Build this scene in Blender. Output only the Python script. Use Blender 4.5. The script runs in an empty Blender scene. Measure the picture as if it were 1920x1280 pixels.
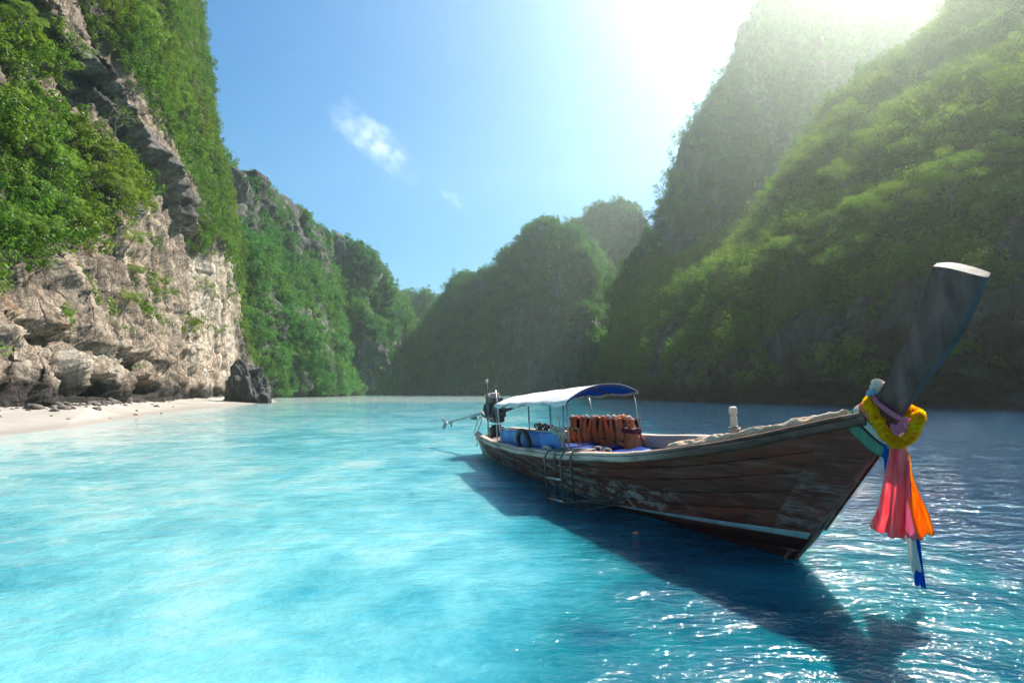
import bpy, bmesh, math, random
import numpy as np
from mathutils import Vector, Matrix

random.seed(7)
RNG = np.random.default_rng(11)
sc = bpy.context.scene
COL = sc.collection

# ------------------------------------------------------------------ camera, sky, sun, exposure
CAM_H, F_PX, HOR = 1.5, 1067.0, 735.0          # eye height (m), focal length and horizon in pixels of the 1920 px photograph
cd = bpy.data.cameras.new('camera')
cd.lens = 36.0 * F_PX / 1920.0
cd.sensor_width = 36.0
cd.shift_y = (HOR - 640.0) / 1920.0
cd.clip_start, cd.clip_end = 0.05, 9000.0
cam = bpy.data.objects.new('camera', cd)
COL.objects.link(cam)
cam.location = (0, 0, CAM_H)
cam.rotation_euler = (math.radians(90), 0, 0)
sc.camera = cam

SUN_AZ, SUN_EL = math.radians(38.0), math.radians(46.0)     # azimuth to the right of +Y
world = bpy.data.worlds.new('World')
sc.world = world
world.use_nodes = True
wn, wl = world.node_tree.nodes, world.node_tree.links
wn.clear()
w_out = wn.new('ShaderNodeOutputWorld')
w_bg = wn.new('ShaderNodeBackground')
w_sky = wn.new('ShaderNodeTexSky')
w_sky.sky_type = 'NISHITA'
w_sky.sun_disc = False
w_sky.sun_elevation = SUN_EL
w_sky.sun_rotation = SUN_AZ
w_sky.altitude = 0
w_sky.air_density = 1.15
w_sky.dust_density = 0.3
w_sky.ozone_density = 3.0
w_bg.inputs['Strength'].default_value = 0.058
w_hs = wn.new('ShaderNodeHueSaturation')
w_hs.inputs['Saturation'].default_value = 1.5
wl.new(w_sky.outputs[0], w_hs.inputs['Color'])
wl.new(w_hs.outputs[0], w_bg.inputs[0])
wl.new(w_bg.outputs[0], w_out.inputs[0])

sd = bpy.data.lights.new('sun', 'SUN')
sd.energy = 5.0
sd.angle = math.radians(0.5)
sd.color = (1.0, 0.95, 0.86)
sun = bpy.data.objects.new('sun', sd)
COL.objects.link(sun)
sdir = Vector((math.sin(SUN_AZ) * math.cos(SUN_EL), math.cos(SUN_AZ) * math.cos(SUN_EL), math.sin(SUN_EL)))
sun.rotation_euler = sdir.to_track_quat('Z', 'Y').to_euler()

sc.view_settings.view_transform = 'Standard'
sc.view_settings.look = 'None'
sc.view_settings.gamma = 1.0
sc.view_settings.use_curve_mapping = False
sc.view_settings.exposure = 1.38
sc.render.engine = 'CYCLES'
cy = sc.cycles
cy.use_denoising = True
cy.max_bounces = 6
cy.diffuse_bounces = 3
cy.glossy_bounces = 3
cy.transmission_bounces = 4
cy.transparent_max_bounces = 8
cy.volume_bounces = 1
cy.sample_clamp_indirect = 6.0

# ------------------------------------------------------------------ small helpers
def perlin(p, seed=0):
    p = np.asarray(p, dtype=np.float64)
    i = np.floor(p).astype(np.int64)
    f = p - i
    w = f * f * f * (f * (f * 6 - 15) + 10)
    def g(ix, iy, iz, fx, fy, fz):
        h = (ix * 374761393 + iy * 668265263 + iz * 2147483647 + seed * 974634777) & 0xFFFFFFFF
        h = ((h ^ (h >> 13)) * 1274126177) & 0xFFFFFFFF
        h = (h ^ (h >> 16)) & 15
        u = np.where(h < 8, fx, fy)
        v = np.where(h < 4, fy, np.where((h == 12) | (h == 14), fx, fz))
        return np.where(h & 1, -u, u) + np.where(h & 2, -v, v)
    x, y, z = i[..., 0], i[..., 1], i[..., 2]
    fx, fy, fz = f[..., 0], f[..., 1], f[..., 2]
    r = []
    for dz in (0, 1):
        for dy in (0, 1):
            a = g(x, y + dy, z + dz, fx, fy - dy, fz - dz)
            b = g(x + 1, y + dy, z + dz, fx - 1, fy - dy, fz - dz)
            r.append(a + w[..., 0] * (b - a))
    a = r[0] + w[..., 1] * (r[1] - r[0])
    b = r[2] + w[..., 1] * (r[3] - r[2])
    return a + w[..., 2] * (b - a)

def fbm(p, octs=4, seed=0, gain=0.5, ridged=False):
    s, a, tot = 0.0, 1.0, 0.0
    q = np.asarray(p, dtype=np.float64)
    for o in range(octs):
        n = perlin(q, seed + o * 17)
        s = s + a * ((1 - 2 * np.abs(n)) if ridged else n)
        tot += a
        a *= gain
        q = q * 2.03 + 11.7
    return s / tot

def sstep(a, b, x):
    t = np.clip((x - a) / (b - a), 0, 1)
    return t * t * (3 - 2 * t)

def px2w(px, py, D):
    """point at distance D (metres along +Y) seen at pixel (px, py) of the photograph"""
    return np.array([(px - 960.0) / F_PX * D, D, CAM_H + (HOR - py) / F_PX * D])

def w2px(P):
    return 960.0 + F_PX * P[..., 0] / P[..., 1], HOR - F_PX * (P[..., 2] - CAM_H) / P[..., 1]

def new_mesh(name, verts, faces, smooth=True):
    me = bpy.data.meshes.new(name)
    verts = np.asarray(verts, dtype=np.float32)
    if isinstance(faces, np.ndarray):
        n, k = faces.shape
        me.vertices.add(len(verts))
        me.vertices.foreach_set('co', verts.ravel())
        me.loops.add(n * k)
        me.loops.foreach_set('vertex_index', faces.astype(np.int32).ravel())
        me.polygons.add(n)
        me.polygons.foreach_set('loop_start', np.arange(0, n * k, k, dtype=np.int32))
        me.polygons.foreach_set('loop_total', np.full(n, k, dtype=np.int32))
        me.update(calc_edges=True)
        me.validate()
    else:
        me.from_pydata([tuple(map(float, v)) for v in verts], [], faces)
        me.update()
    if smooth:
        me.polygons.foreach_set('use_smooth', np.ones(len(me.polygons), dtype=bool))
    return me

def link(name, me, mat=None, parent=None, **props):
    o = bpy.data.objects.new(name, me)
    COL.objects.link(o)
    if mat is not None and me is not None and len(me.materials) == 0:
        for m in (mat if isinstance(mat, (list, tuple)) else [mat]):
            me.materials.append(m)
    if parent is not None:
        o.parent = parent
    for k, v in props.items():
        if v is not None:
            o[k] = v
    return o

def grid_faces(nu, nv, wrap_u=False):
    iu = np.arange(nu if wrap_u else nu - 1)
    iv = np.arange(nv - 1)
    a, b = np.meshgrid(iu, iv, indexing='ij')
    a2 = (a + 1) % nu
    return np.stack([a * nv + b, a2 * nv + b, a2 * nv + b + 1, a * nv + b + 1], -1).reshape(-1, 4)

class MB:
    """collects simple shapes and builds them as one mesh"""
    def __init__(self):
        self.v, self.f = [], []
    def add(self, vs, fs):
        o = len(self.v)
        self.v += [tuple(map(float, v)) for v in vs]
        self.f += [tuple(i + o for i in f) for f in fs]
        return self
    def box(self, c, size, rot=None, bevel=0.0):
        bm = bmesh.new()
        bmesh.ops.create_cube(bm, size=1.0)
        bmesh.ops.scale(bm, vec=Vector(size), verts=bm.verts)
        if bevel > 0:
            bmesh.ops.bevel(bm, geom=bm.edges[:], offset=bevel, segments=2, affect='EDGES', profile=0.6)
        M = Matrix.Translation(Vector(c)) @ (rot.to_4x4() if rot is not None else Matrix())
        bm.transform(M)
        bm.verts.ensure_lookup_table()
        self.add([v.co for v in bm.verts], [[v.index for v in f.verts] for f in bm.faces])
        bm.free()
        return self
    def tube(self, pts, r, seg=8, cap=True, closed=False):
        pts = [Vector(p) for p in pts]
        n = len(pts)
        rs = r if isinstance(r, (list, tuple, np.ndarray)) else [r] * n
        ref = None
        base = len(self.v)
        for i, p in enumerate(pts):
            if closed:
                t = (pts[(i + 1) % n] - pts[i - 1]).normalized()
            else:
                t = (pts[min(i + 1, n - 1)] - pts[max(i - 1, 0)]).normalized()
            if ref is None:
                ref = Vector((0, 0, 1)) if abs(t.z) < 0.9 else Vector((1, 0, 0))
            b = t.cross(ref).normalized()
            ref = b.cross(t).normalized()
            for k in range(seg):
                a = 2 * math.pi * k / seg
                self.v.append(tuple(p + (b * math.cos(a) + ref * math.sin(a)) * rs[i]))
        m = n if closed else n - 1
        for i in range(m):
            j = (i + 1) % n
            for k in range(seg):
                k2 = (k + 1) % seg
                self.f.append((base + i * seg + k, base + i * seg + k2, base + j * seg + k2, base + j * seg + k))
        if cap and not closed:
            self.f.append(tuple(base + k for k in range(seg))[::-1])
            self.f.append(tuple(base + (n - 1) * seg + k for k in range(seg)))
        return self
    def lathe(self, c, prof, axis='Z', seg=16, rot=None):
        """prof: list of (radius, height)"""
        base = len(self.v)
        R = {'Z': Matrix.Identity(3), 'X': Matrix.Rotation(math.pi / 2, 3, 'Y'), 'Y': Matrix.Rotation(-math.pi / 2, 3, 'X')}[axis]
        if rot is not None:
            R = rot @ R
        for (r, h) in prof:
            for k in range(seg):
                a = 2 * math.pi * k / seg
                self.v.append(tuple(Vector(c) + R @ Vector((r * math.cos(a), r * math.sin(a), h))))
        for i in range(len(prof) - 1):
            for k in range(seg):
                k2 = (k + 1) % seg
                self.f.append((base + i * seg + k, base + i * seg + k2, base + (i + 1) * seg + k2, base + (i + 1) * seg + k))
        self.f.append(tuple(base + k for k in range(seg))[::-1])
        self.f.append(tuple(base + (len(prof) - 1) * seg + k for k in range(seg)))
        return self
    def sheet(self, P, wrap=False):
        """P: array (nu, nv, 3)"""
        nu, nv = P.shape[:2]
        return self.add(P.reshape(-1, 3), grid_faces(nu, nv, wrap).tolist())
    def thick(self, P, t):
        """a sheet with thickness t along its own normals, closed at its borders"""
        du, dv = np.gradient(P, axis=0), np.gradient(P, axis=1)
        n = np.cross(du, dv)
        n /= np.linalg.norm(n, axis=-1, keepdims=True) + 1e-9
        A, B = P + n * t / 2, P - n * t / 2
        nu, nv = P.shape[:2]
        f = grid_faces(nu, nv).tolist()
        o = nu * nv
        fs = f + [[i + o for i in q][::-1] for q in f]
        ring = [i * nv for i in range(nu)] + [(nu - 1) * nv + j for j in range(1, nv)] + \
               [i * nv + nv - 1 for i in range(nu - 2, -1, -1)] + [j for j in range(nv - 2, 0, -1)]
        m = len(ring)
        for k in range(m):
            a, b = ring[k], ring[(k + 1) % m]
            fs.append([b, a, a + o, b + o])
        return self.add(np.concatenate([A.reshape(-1, 3), B.reshape(-1, 3)]), fs)
    def build(self, name, mat, parent=None, smooth=True, auto=None, **props):
        me = new_mesh(name, self.v, self.f, smooth)
        if auto is not None:
            me.set_sharp_from_angle(angle=math.radians(auto))
        return link(name, me, mat, parent, **props)

# ------------------------------------------------------------------ material helpers
class NT:
    def __init__(self, name):
        self.m = bpy.data.materials.new(name)
        self.m.use_nodes = True
        self.t = self.m.node_tree
        self.t.nodes.clear()
        self.out = self.n('ShaderNodeOutputMaterial')
    def n(self, typ, **kw):
        nd = self.t.nodes.new(typ)
        for k, v in kw.items():
            setattr(nd, k, v)
        return nd
    def l(self, a, b):
        self.t.links.new(a, b)
    def val(self, sock, v):
        if hasattr(v, 'is_linked') or isinstance(v, bpy.types.NodeSocket):
            self.l(v, sock)
        else:
            if isinstance(v, (tuple, list)) and sock.type == 'RGBA' and len(v) == 3:
                v = (*v, 1)
            sock.default_value = v
    def coords(self, kind='Object', scale=(1, 1, 1)):
        if kind == 'World':
            src = self.n('ShaderNodeNewGeometry').outputs['Position']
        else:
            src = self.n('ShaderNodeTexCoord').outputs[kind]
        mp = self.n('ShaderNodeMapping')
        mp.inputs['Scale'].default_value = scale
        self.l(src, mp.inputs['Vector'])
        return mp.outputs[0]
    def noise(self, vec, scale=1.0, detail=4.0, rough=0.55, dist=0.0):
        nd = self.n('ShaderNodeTexNoise')
        self.l(vec, nd.inputs['Vector'])
        nd.inputs['Scale'].default_value = scale
        nd.inputs['Detail'].default_value = detail
        nd.inputs['Roughness'].default_value = rough
        nd.inputs['Distortion'].default_value = dist
        return nd.outputs['Fac']
    def voro(self, vec, scale=1.0, feature='F1', out='Distance'):
        nd = self.n('ShaderNodeTexVoronoi', feature=feature)
        self.l(vec, nd.inputs['Vector'])
        nd.inputs['Scale'].default_value = scale
        return nd.outputs[out]
    def ramp(self, fac, stops, interp='LINEAR'):
        nd = self.n('ShaderNodeValToRGB')
        cr = nd.color_ramp
        cr.interpolation = interp
        while len(cr.elements) < len(stops):
            cr.elements.new(0.5)
        for e, (p, c) in zip(cr.elements, stops):
            e.position = p
            e.color = (*c, 1) if isinstance(c, (tuple, list)) else (c, c, c, 1)
        self.l(fac, nd.inputs[0])
        return nd.outputs[0]
    def mix(self, fac, a, b, mode='MIX'):
        nd = self.n('ShaderNodeMix', data_type='RGBA', blend_type=mode)
        self.val(nd.inputs[0], fac)
        self.val(nd.inputs[6], a)
        self.val(nd.inputs[7], b)
        return nd.outputs[2]
    def math(self, op, a, b=0.0, c=0.0, clamp=False):
        nd = self.n('ShaderNodeMath', operation=op, use_clamp=clamp)
        for i, v in enumerate((a, b, c)):
            self.val(nd.inputs[i], v)
        return nd.outputs[0]
    def mrange(self, v, a, b, c=0.0, d=1.0):
        nd = self.n('ShaderNodeMapRange')
        nd.interpolation_type = 'SMOOTHSTEP'
        for i, x in enumerate((v, a, b, c, d)):
            self.val(nd.inputs[i], x)
        return nd.outputs[0]
    def attr(self, name, out='Fac', typ='GEOMETRY'):
        nd = self.n('ShaderNodeAttribute', attribute_name=name, attribute_type=typ)
        return nd.outputs[out]
    def bump(self, h, strength=0.5, dist=0.02, normal=None):
        nd = self.n('ShaderNodeBump')
        nd.inputs['Strength'].default_value = strength
        nd.inputs['Distance'].default_value = dist
        self.l(h, nd.inputs['Height'])
        if normal is not None:
            self.l(normal, nd.inputs['Normal'])
        return nd.outputs[0]
    def pbsdf(self, color, rough=0.6, normal=None, metal=0.0, **kw):
        nd = self.n('ShaderNodeBsdfPrincipled')
        self.val(nd.inputs['Base Color'], color)
        self.val(nd.inputs['Roughness'], rough)
        self.val(nd.inputs['Metallic'], metal)
        if normal is not None:
            self.l(normal, nd.inputs['Normal'])
        for k, v in kw.items():
            self.val(nd.inputs[k], v)
        self.l(nd.outputs[0], self.out.inputs['Surface'])
        return nd

def simple(name, c1, c2=None, scale=6.0, rough=0.6, bump=0.0, metal=0.0, stretch=(1, 1, 1), detail=5.0, bdist=0.01, **kw):
    t = NT(name)
    vec = t.coords('Object', stretch)
    fac = t.noise(vec, scale, detail, 0.6)
    c2 = c2 if c2 is not None else tuple(x * 0.7 for x in c1)
    col = t.ramp(fac, [(0.35, c1), (0.65, c2)])
    nrm = t.bump(t.noise(vec, scale * 3, 4), bump, bdist) if bump > 0 else None
    t.pbsdf(col, rough, nrm, metal, **kw)
    return t.m

# ------------------------------------------------------------------ materials of the setting
def rock_material(name, pale, mid, dark, stain, moss, tide=2.2, sc_=1.0):
    t = NT(name)
    pos = t.coords('World', (1, 1, 1))
    streak = t.coords('World', (0.55 / sc_, 0.55 / sc_, 0.07 / sc_))
    big = t.noise(pos, 0.06 / sc_, 5, 0.6)
    md = t.noise(pos, 0.45 / sc_, 7, 0.65, 0.6)
    st = t.noise(streak, 1.0, 6, 0.6, 0.4)
    fine = t.noise(pos, 2.6 / sc_, 8, 0.7)
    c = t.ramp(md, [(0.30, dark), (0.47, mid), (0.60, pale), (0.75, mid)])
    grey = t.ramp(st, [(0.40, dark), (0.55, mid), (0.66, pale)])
    c = t.mix(t.ramp(big, [(0.42, 0.15), (0.6, 0.85)]), c, grey)
    c = t.mix(t.math('MULTIPLY', t.ramp(t.noise(streak, 0.8, 4, 0.6), [(0.56, 0.0), (0.70, 1.0)]), 0.7), c, stain)
    drip = t.ramp(t.noise(t.coords('World', (1.1 / sc_, 1.1 / sc_, 0.05 / sc_)), 1.0, 5, 0.65, 0.2), [(0.52, 0.0), (0.63, 0.88)])
    c = t.mix(drip, c, tuple(x * 0.8 for x in dark))
    c = t.mix(t.attr('white'), c, t.ramp(st, [(0.40, mid), (0.50, pale), (0.62, (0.72, 0.63, 0.53))]))
    c = t.mix(t.ramp(fine, [(0.34, 0.40), (0.46, 0.0)]), c, tuple(x * 0.35 for x in dark))
    c = t.mix(t.attr('grey'), c, t.ramp(st, [(0.40, (0.050, 0.044, 0.042)), (0.55, (0.14, 0.125, 0.115)), (0.7, (0.29, 0.265, 0.245))]))
    wv = t.n('ShaderNodeVectorMath', operation='ADD')
    t.l(t.coords('World', (1.0 / sc_, 1.0 / sc_, 0.30 / sc_)), wv.inputs[0])
    cm = t.n('ShaderNodeCombineXYZ')
    for k_ in range(3):
        t.l(t.math('MULTIPLY', t.math('ADD', md, t.math('MULTIPLY', fine, 0.5)), (3.4, -2.7, 3.0)[k_]), cm.inputs[k_])
    t.l(cm.outputs[0], wv.inputs[1])
    ck = t.voro(wv.outputs[0], 0.85, 'DISTANCE_TO_EDGE')
    ck2 = t.voro(wv.outputs[0], 2.6, 'DISTANCE_TO_EDGE')
    crack = t.math('MINIMUM', t.mrange(ck, 0.0, 0.09), t.math('ADD', t.mrange(ck2, 0.0, 0.07), 0.35))
    c = t.mix(t.math('MULTIPLY', t.mrange(crack, 0.9, 0.0), t.math('MULTIPLY', st, 0.9)), c, tuple(x * 0.6 for x in dark))
    # green film of moss and creepers where plants grow
    c = t.mix(t.math('MULTIPLY', t.attr('veg'), 0.85), c, t.ramp(fine, [(0.35, tuple(x * 0.5 for x in moss)), (0.65, moss)]))
    # dark band of algae in the tidal zone
    sep = t.n('ShaderNodeSeparateXYZ')
    t.l(t.n('ShaderNodeNewGeometry').outputs['Position'], sep.inputs[0])
    zz = t.math('ADD', sep.outputs[2], t.math('MULTIPLY', t.math('SUBTRACT', md, 0.5), 4.0))
    c = t.mix(t.mrange(zz, tide + 1.0, tide - 0.9), c, t.ramp(fine, [(0.35, (0.018, 0.013, 0.011)), (0.7, (0.075, 0.056, 0.046))]))
    cr = t.voro(t.coords('World', (1, 1, 0.6)), 0.9 / sc_, 'F1')
    h = t.math('ADD', t.math('MULTIPLY', md, 1.0), t.math('ADD', t.math('MULTIPLY', fine, 0.45), t.math('ADD', t.math('MULTIPLY', cr, 0.35), t.math('MULTIPLY', crack, 0.22))))
    nrm = t.bump(h, 1.0, 0.8 * sc_)
    t.pbsdf(c, 0.9, nrm)
    return t.m

ROCK_WARM = rock_material('limestone_warm', (0.66, 0.525, 0.40), (0.42, 0.315, 0.23), (0.12, 0.085, 0.062), (0.46, 0.23, 0.085), (0.035, 0.06, 0.012), tide=2.3)
ROCK_GREY = rock_material('limestone_grey', (0.36, 0.36, 0.32), (0.18, 0.185, 0.16), (0.055, 0.058, 0.054), (0.17, 0.12, 0.07), (0.035, 0.10, 0.022), tide=2.0, sc_=2.6)
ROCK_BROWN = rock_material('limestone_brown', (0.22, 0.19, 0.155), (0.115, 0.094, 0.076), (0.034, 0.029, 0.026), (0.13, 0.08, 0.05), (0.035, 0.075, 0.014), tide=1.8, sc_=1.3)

ROCK_BOULDER = rock_material('limestone_boulder', (0.30, 0.28, 0.265), (0.15, 0.14, 0.135), (0.045, 0.042, 0.042), (0.17, 0.13, 0.08), (0.05, 0.07, 0.015), tide=1.1, sc_=0.8)
ROCK_STONES = simple('stone_dark', (0.16, 0.13, 0.11), (0.06, 0.05, 0.045), 3, 0.9, 0.6, bdist=0.05)

def leaf_material(name, dark, light, warm):
    t = NT(name)
    oi = t.n('ShaderNodeObjectInfo').outputs['Random']
    pos = t.coords('World', (1, 1, 1))
    big = t.noise(pos, 0.05, 4, 0.6)
    sm = t.noise(pos, 1.3, 3, 0.6)
    c = t.mix(t.ramp(oi, [(0.0, 0.0), (0.6, 0.45), (1.0, 1.25)]), dark, light)
    c = t.mix(t.ramp(big, [(0.44, 0.0), (0.60, 0.85)]), c, warm)
    c = t.mix(t.ramp(t.noise(t.coords('World', (1, 1, 0.5)), 0.16, 3, 0.6), [(0.56, 0.0), (0.68, 0.55)]), c, (0.19, 0.17, 0.065))
    c = t.mix(0.5, c, t.ramp(sm, [(0.3, tuple(x * 0.55 for x in dark)), (0.7, tuple(x * 1.15 for x in light))]))
    d = t.n('ShaderNodeBsdfDiffuse')
    tr = t.n('ShaderNodeBsdfTranslucent')
    gl = t.n('ShaderNodeBsdfGlossy')
    gl.inputs['Roughness'].default_value = 0.45
    gl.inputs['Color'].default_value = (0.6, 0.6, 0.6, 1)
    t.l(c, d.inputs[0])
    t.l(t.mix(1.0, c, (1.3, 1.35, 0.6), 'MULTIPLY'), tr.inputs[0])
    m1 = t.n('ShaderNodeMixShader')
    m1.inputs[0].default_value = 0.38
    t.l(d.outputs[0], m1.inputs[1])
    t.l(tr.outputs[0], m1.inputs[2])
    m2 = t.n('ShaderNodeMixShader')
    m2.inputs[0].default_value = 0.02
    t.l(m1.outputs[0], m2.inputs[1])
    t.l(gl.outputs[0], m2.inputs[2])
    t.l(m2.outputs[0], t.out.inputs['Surface'])
    return t.m

LEAF_NEAR = leaf_material('leaf_tropical', (0.030, 0.085, 0.014), (0.12, 0.24, 0.030), (0.22, 0.24, 0.024))
LEAF_FAR = leaf_material('leaf_forest', (0.020, 0.095, 0.032), (0.082, 0.26, 0.062), (0.14, 0.26, 0.036))
LEAF_TREE = leaf_material('leaf_tree_light', (0.10, 0.21, 0.030), (0.21, 0.34, 0.060), (0.27, 0.31, 0.045))
BARK = simple('bark_pale', (0.22, 0.20, 0.14), (0.10, 0.095, 0.06), 5, 0.9, 0.5)

# ------------------------------------------------------------------ leaf clumps (the unit the foliage is made of)
def leaf_cloud(centres, radii, n, size, rng, up=0.6, flat=0.75):
    """n bent leaves spread through the outer part of a set of ellipsoids"""
    k = rng.integers(0, len(centres), n)
    d = rng.normal(size=(n, 3))
    d /= np.linalg.norm(d, axis=1, keepdims=True)
    r = rng.uniform(0.35, 1.0, n) ** 0.6
    d[:, 2] *= flat
    c = centres[k] + d * (r * radii[k])[:, None]
    nr = d + np.array([0, 0, up]) + rng.normal(size=(n, 3)) * 0.45
    nr /= np.linalg.norm(nr, axis=1, keepdims=True)
    t = rng.normal(size=(n, 3))
    t -= nr * (t * nr).sum(1, keepdims=True)
    t /= np.linalg.norm(t, axis=1, keepdims=True)
    b = np.cross(nr, t)
    s = (size * rng.uniform(0.6, 1.3, n))[:, None]
    w = s * 0.36
    p0 = c - t * s * 0.5
    p2 = c + t * s * 0.5 - nr * s * 0.12
    p1 = c + b * w + nr * s * 0.06
    p3 = c - b * w + nr * s * 0.06
    V = np.stack([p0, p1, p2, p3], 1).reshape(-1, 3)
    o = np.arange(n)[:, None] * 4
    Fc = np.concatenate([o + np.array([[0, 1, 2]]), o + np.array([[0, 2, 3]])])
    return V, Fc

def clump_mesh(name, seed, n, size, spread, mat):
    r = np.random.default_rng(seed)
    cs = r.normal(size=(7, 3)) * np.array([0.55, 0.55, 0.28]) * spread
    V, Fc = leaf_cloud(cs, r.uniform(0.32, 0.55, 7), n, size, r)
    me = new_mesh(name, V, Fc, smooth=False)
    me.materials.append(mat)
    return me

def make_clumps(tag_, mat):
    out = []
    for i, (n, s, sp) in enumerate([(430, 0.150, 1.0), (360, 0.165, 1.15), (500, 0.135, 0.9)]):
        o = bpy.data.objects.new('leaf_clump', clump_mesh('leaf_clump_' + tag_, 100 + i, n, s, sp, mat))
        out.append(o)
    return out

def scatter_tree(name, clumps):
    ng = bpy.data.node_groups.new(name, 'GeometryNodeTree')
    ng.interface.new_socket('Geometry', in_out='INPUT', socket_type='NodeSocketGeometry')
    ng.interface.new_socket('Geometry', in_out='OUTPUT', socket_type='NodeSocketGeometry')
    N = ng.nodes
    gi, go = N.new('NodeGroupInput'), N.new('NodeGroupOutput')
    iop = N.new('GeometryNodeInstanceOnPoints')
    g2i = N.new('GeometryNodeGeometryToInstance')
    for c in reversed(clumps):
        oi = N.new('GeometryNodeObjectInfo')
        oi.inputs['Object'].default_value = c
        ng.links.new(oi.outputs['Geometry'], g2i.inputs[0])
    rot = N.new('GeometryNodeInputNamedAttribute')
    rot.data_type = 'FLOAT_VECTOR'
    rot.inputs[0].default_value = 'rot'
    scl = N.new('GeometryNodeInputNamedAttribute')
    scl.data_type = 'FLOAT_VECTOR'
    scl.inputs[0].default_value = 'scl'
    idx = N.new('GeometryNodeInputNamedAttribute')
    idx.data_type = 'INT'
    idx.inputs[0].default_value = 'pick'
    e2r = N.new('FunctionNodeEulerToRotation')
    L = ng.links.new
    L(gi.outputs[0], iop.inputs['Points'])
    L(g2i.outputs[0], iop.inputs['Instance'])
    iop.inputs['Pick Instance'].default_value = True
    L(idx.outputs['Attribute'], iop.inputs['Instance Index'])
    L(rot.outputs['Attribute'], e2r.inputs[0])
    L(e2r.outputs[0], iop.inputs['Rotation'])
    L(scl.outputs['Attribute'], iop.inputs['Scale'])
    L(iop.outputs[0], go.inputs[0])
    return ng

CL_NEAR, CL_FAR = make_clumps('near', LEAF_NEAR), make_clumps('far', LEAF_FAR)
GN_NEAR, GN_FAR = scatter_tree('leaf_scatter_near', CL_NEAR), scatter_tree('leaf_scatter_far', CL_FAR)

def foliage(pts, scl, nrm, ng, **props):
    n = len(pts)
    me = bpy.data.meshes.new('foliage')
    me.vertices.add(n)
    me.vertices.foreach_set('co', pts.astype(np.float32).ravel())
    yaw = RNG.uniform(0, 6.283, n)
    tilt = 0.55                                   # lean the clump part of the way towards the slope's normal
    rot = np.stack([-nrm[:, 1] * tilt + RNG.normal(size=n) * 0.2, nrm[:, 0] * tilt + RNG.normal(size=n) * 0.2, yaw * 0 + 0], 1)
    rot[:, 2] = RNG.uniform(-0.8, 0.8, n)
    s3 = np.stack([scl, scl, scl * np.where(RNG.uniform(size=n) < 0.2, RNG.uniform(1.3, 2.0, n), RNG.uniform(0.7, 1.15, n))], 1)
    a = me.attributes.new('rot', 'FLOAT_VECTOR', 'POINT')
    a.data.foreach_set('vector', rot.astype(np.float32).ravel())
    a = me.attributes.new('scl', 'FLOAT_VECTOR', 'POINT')
    a.data.foreach_set('vector', s3.astype(np.float32).ravel())
    a = me.attributes.new('pick', 'INT', 'POINT')
    a.data.foreach_set('value', RNG.integers(0, 3, n).astype(np.int32))
    me.update()
    o = link('foliage', me, None, None, kind='stuff', **props)
    md = o.modifiers.new('scatter', 'NODES')
    md.node_group = ng
    return o

# ------------------------------------------------------------------ cliffs
CLIFFS = {}

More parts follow.
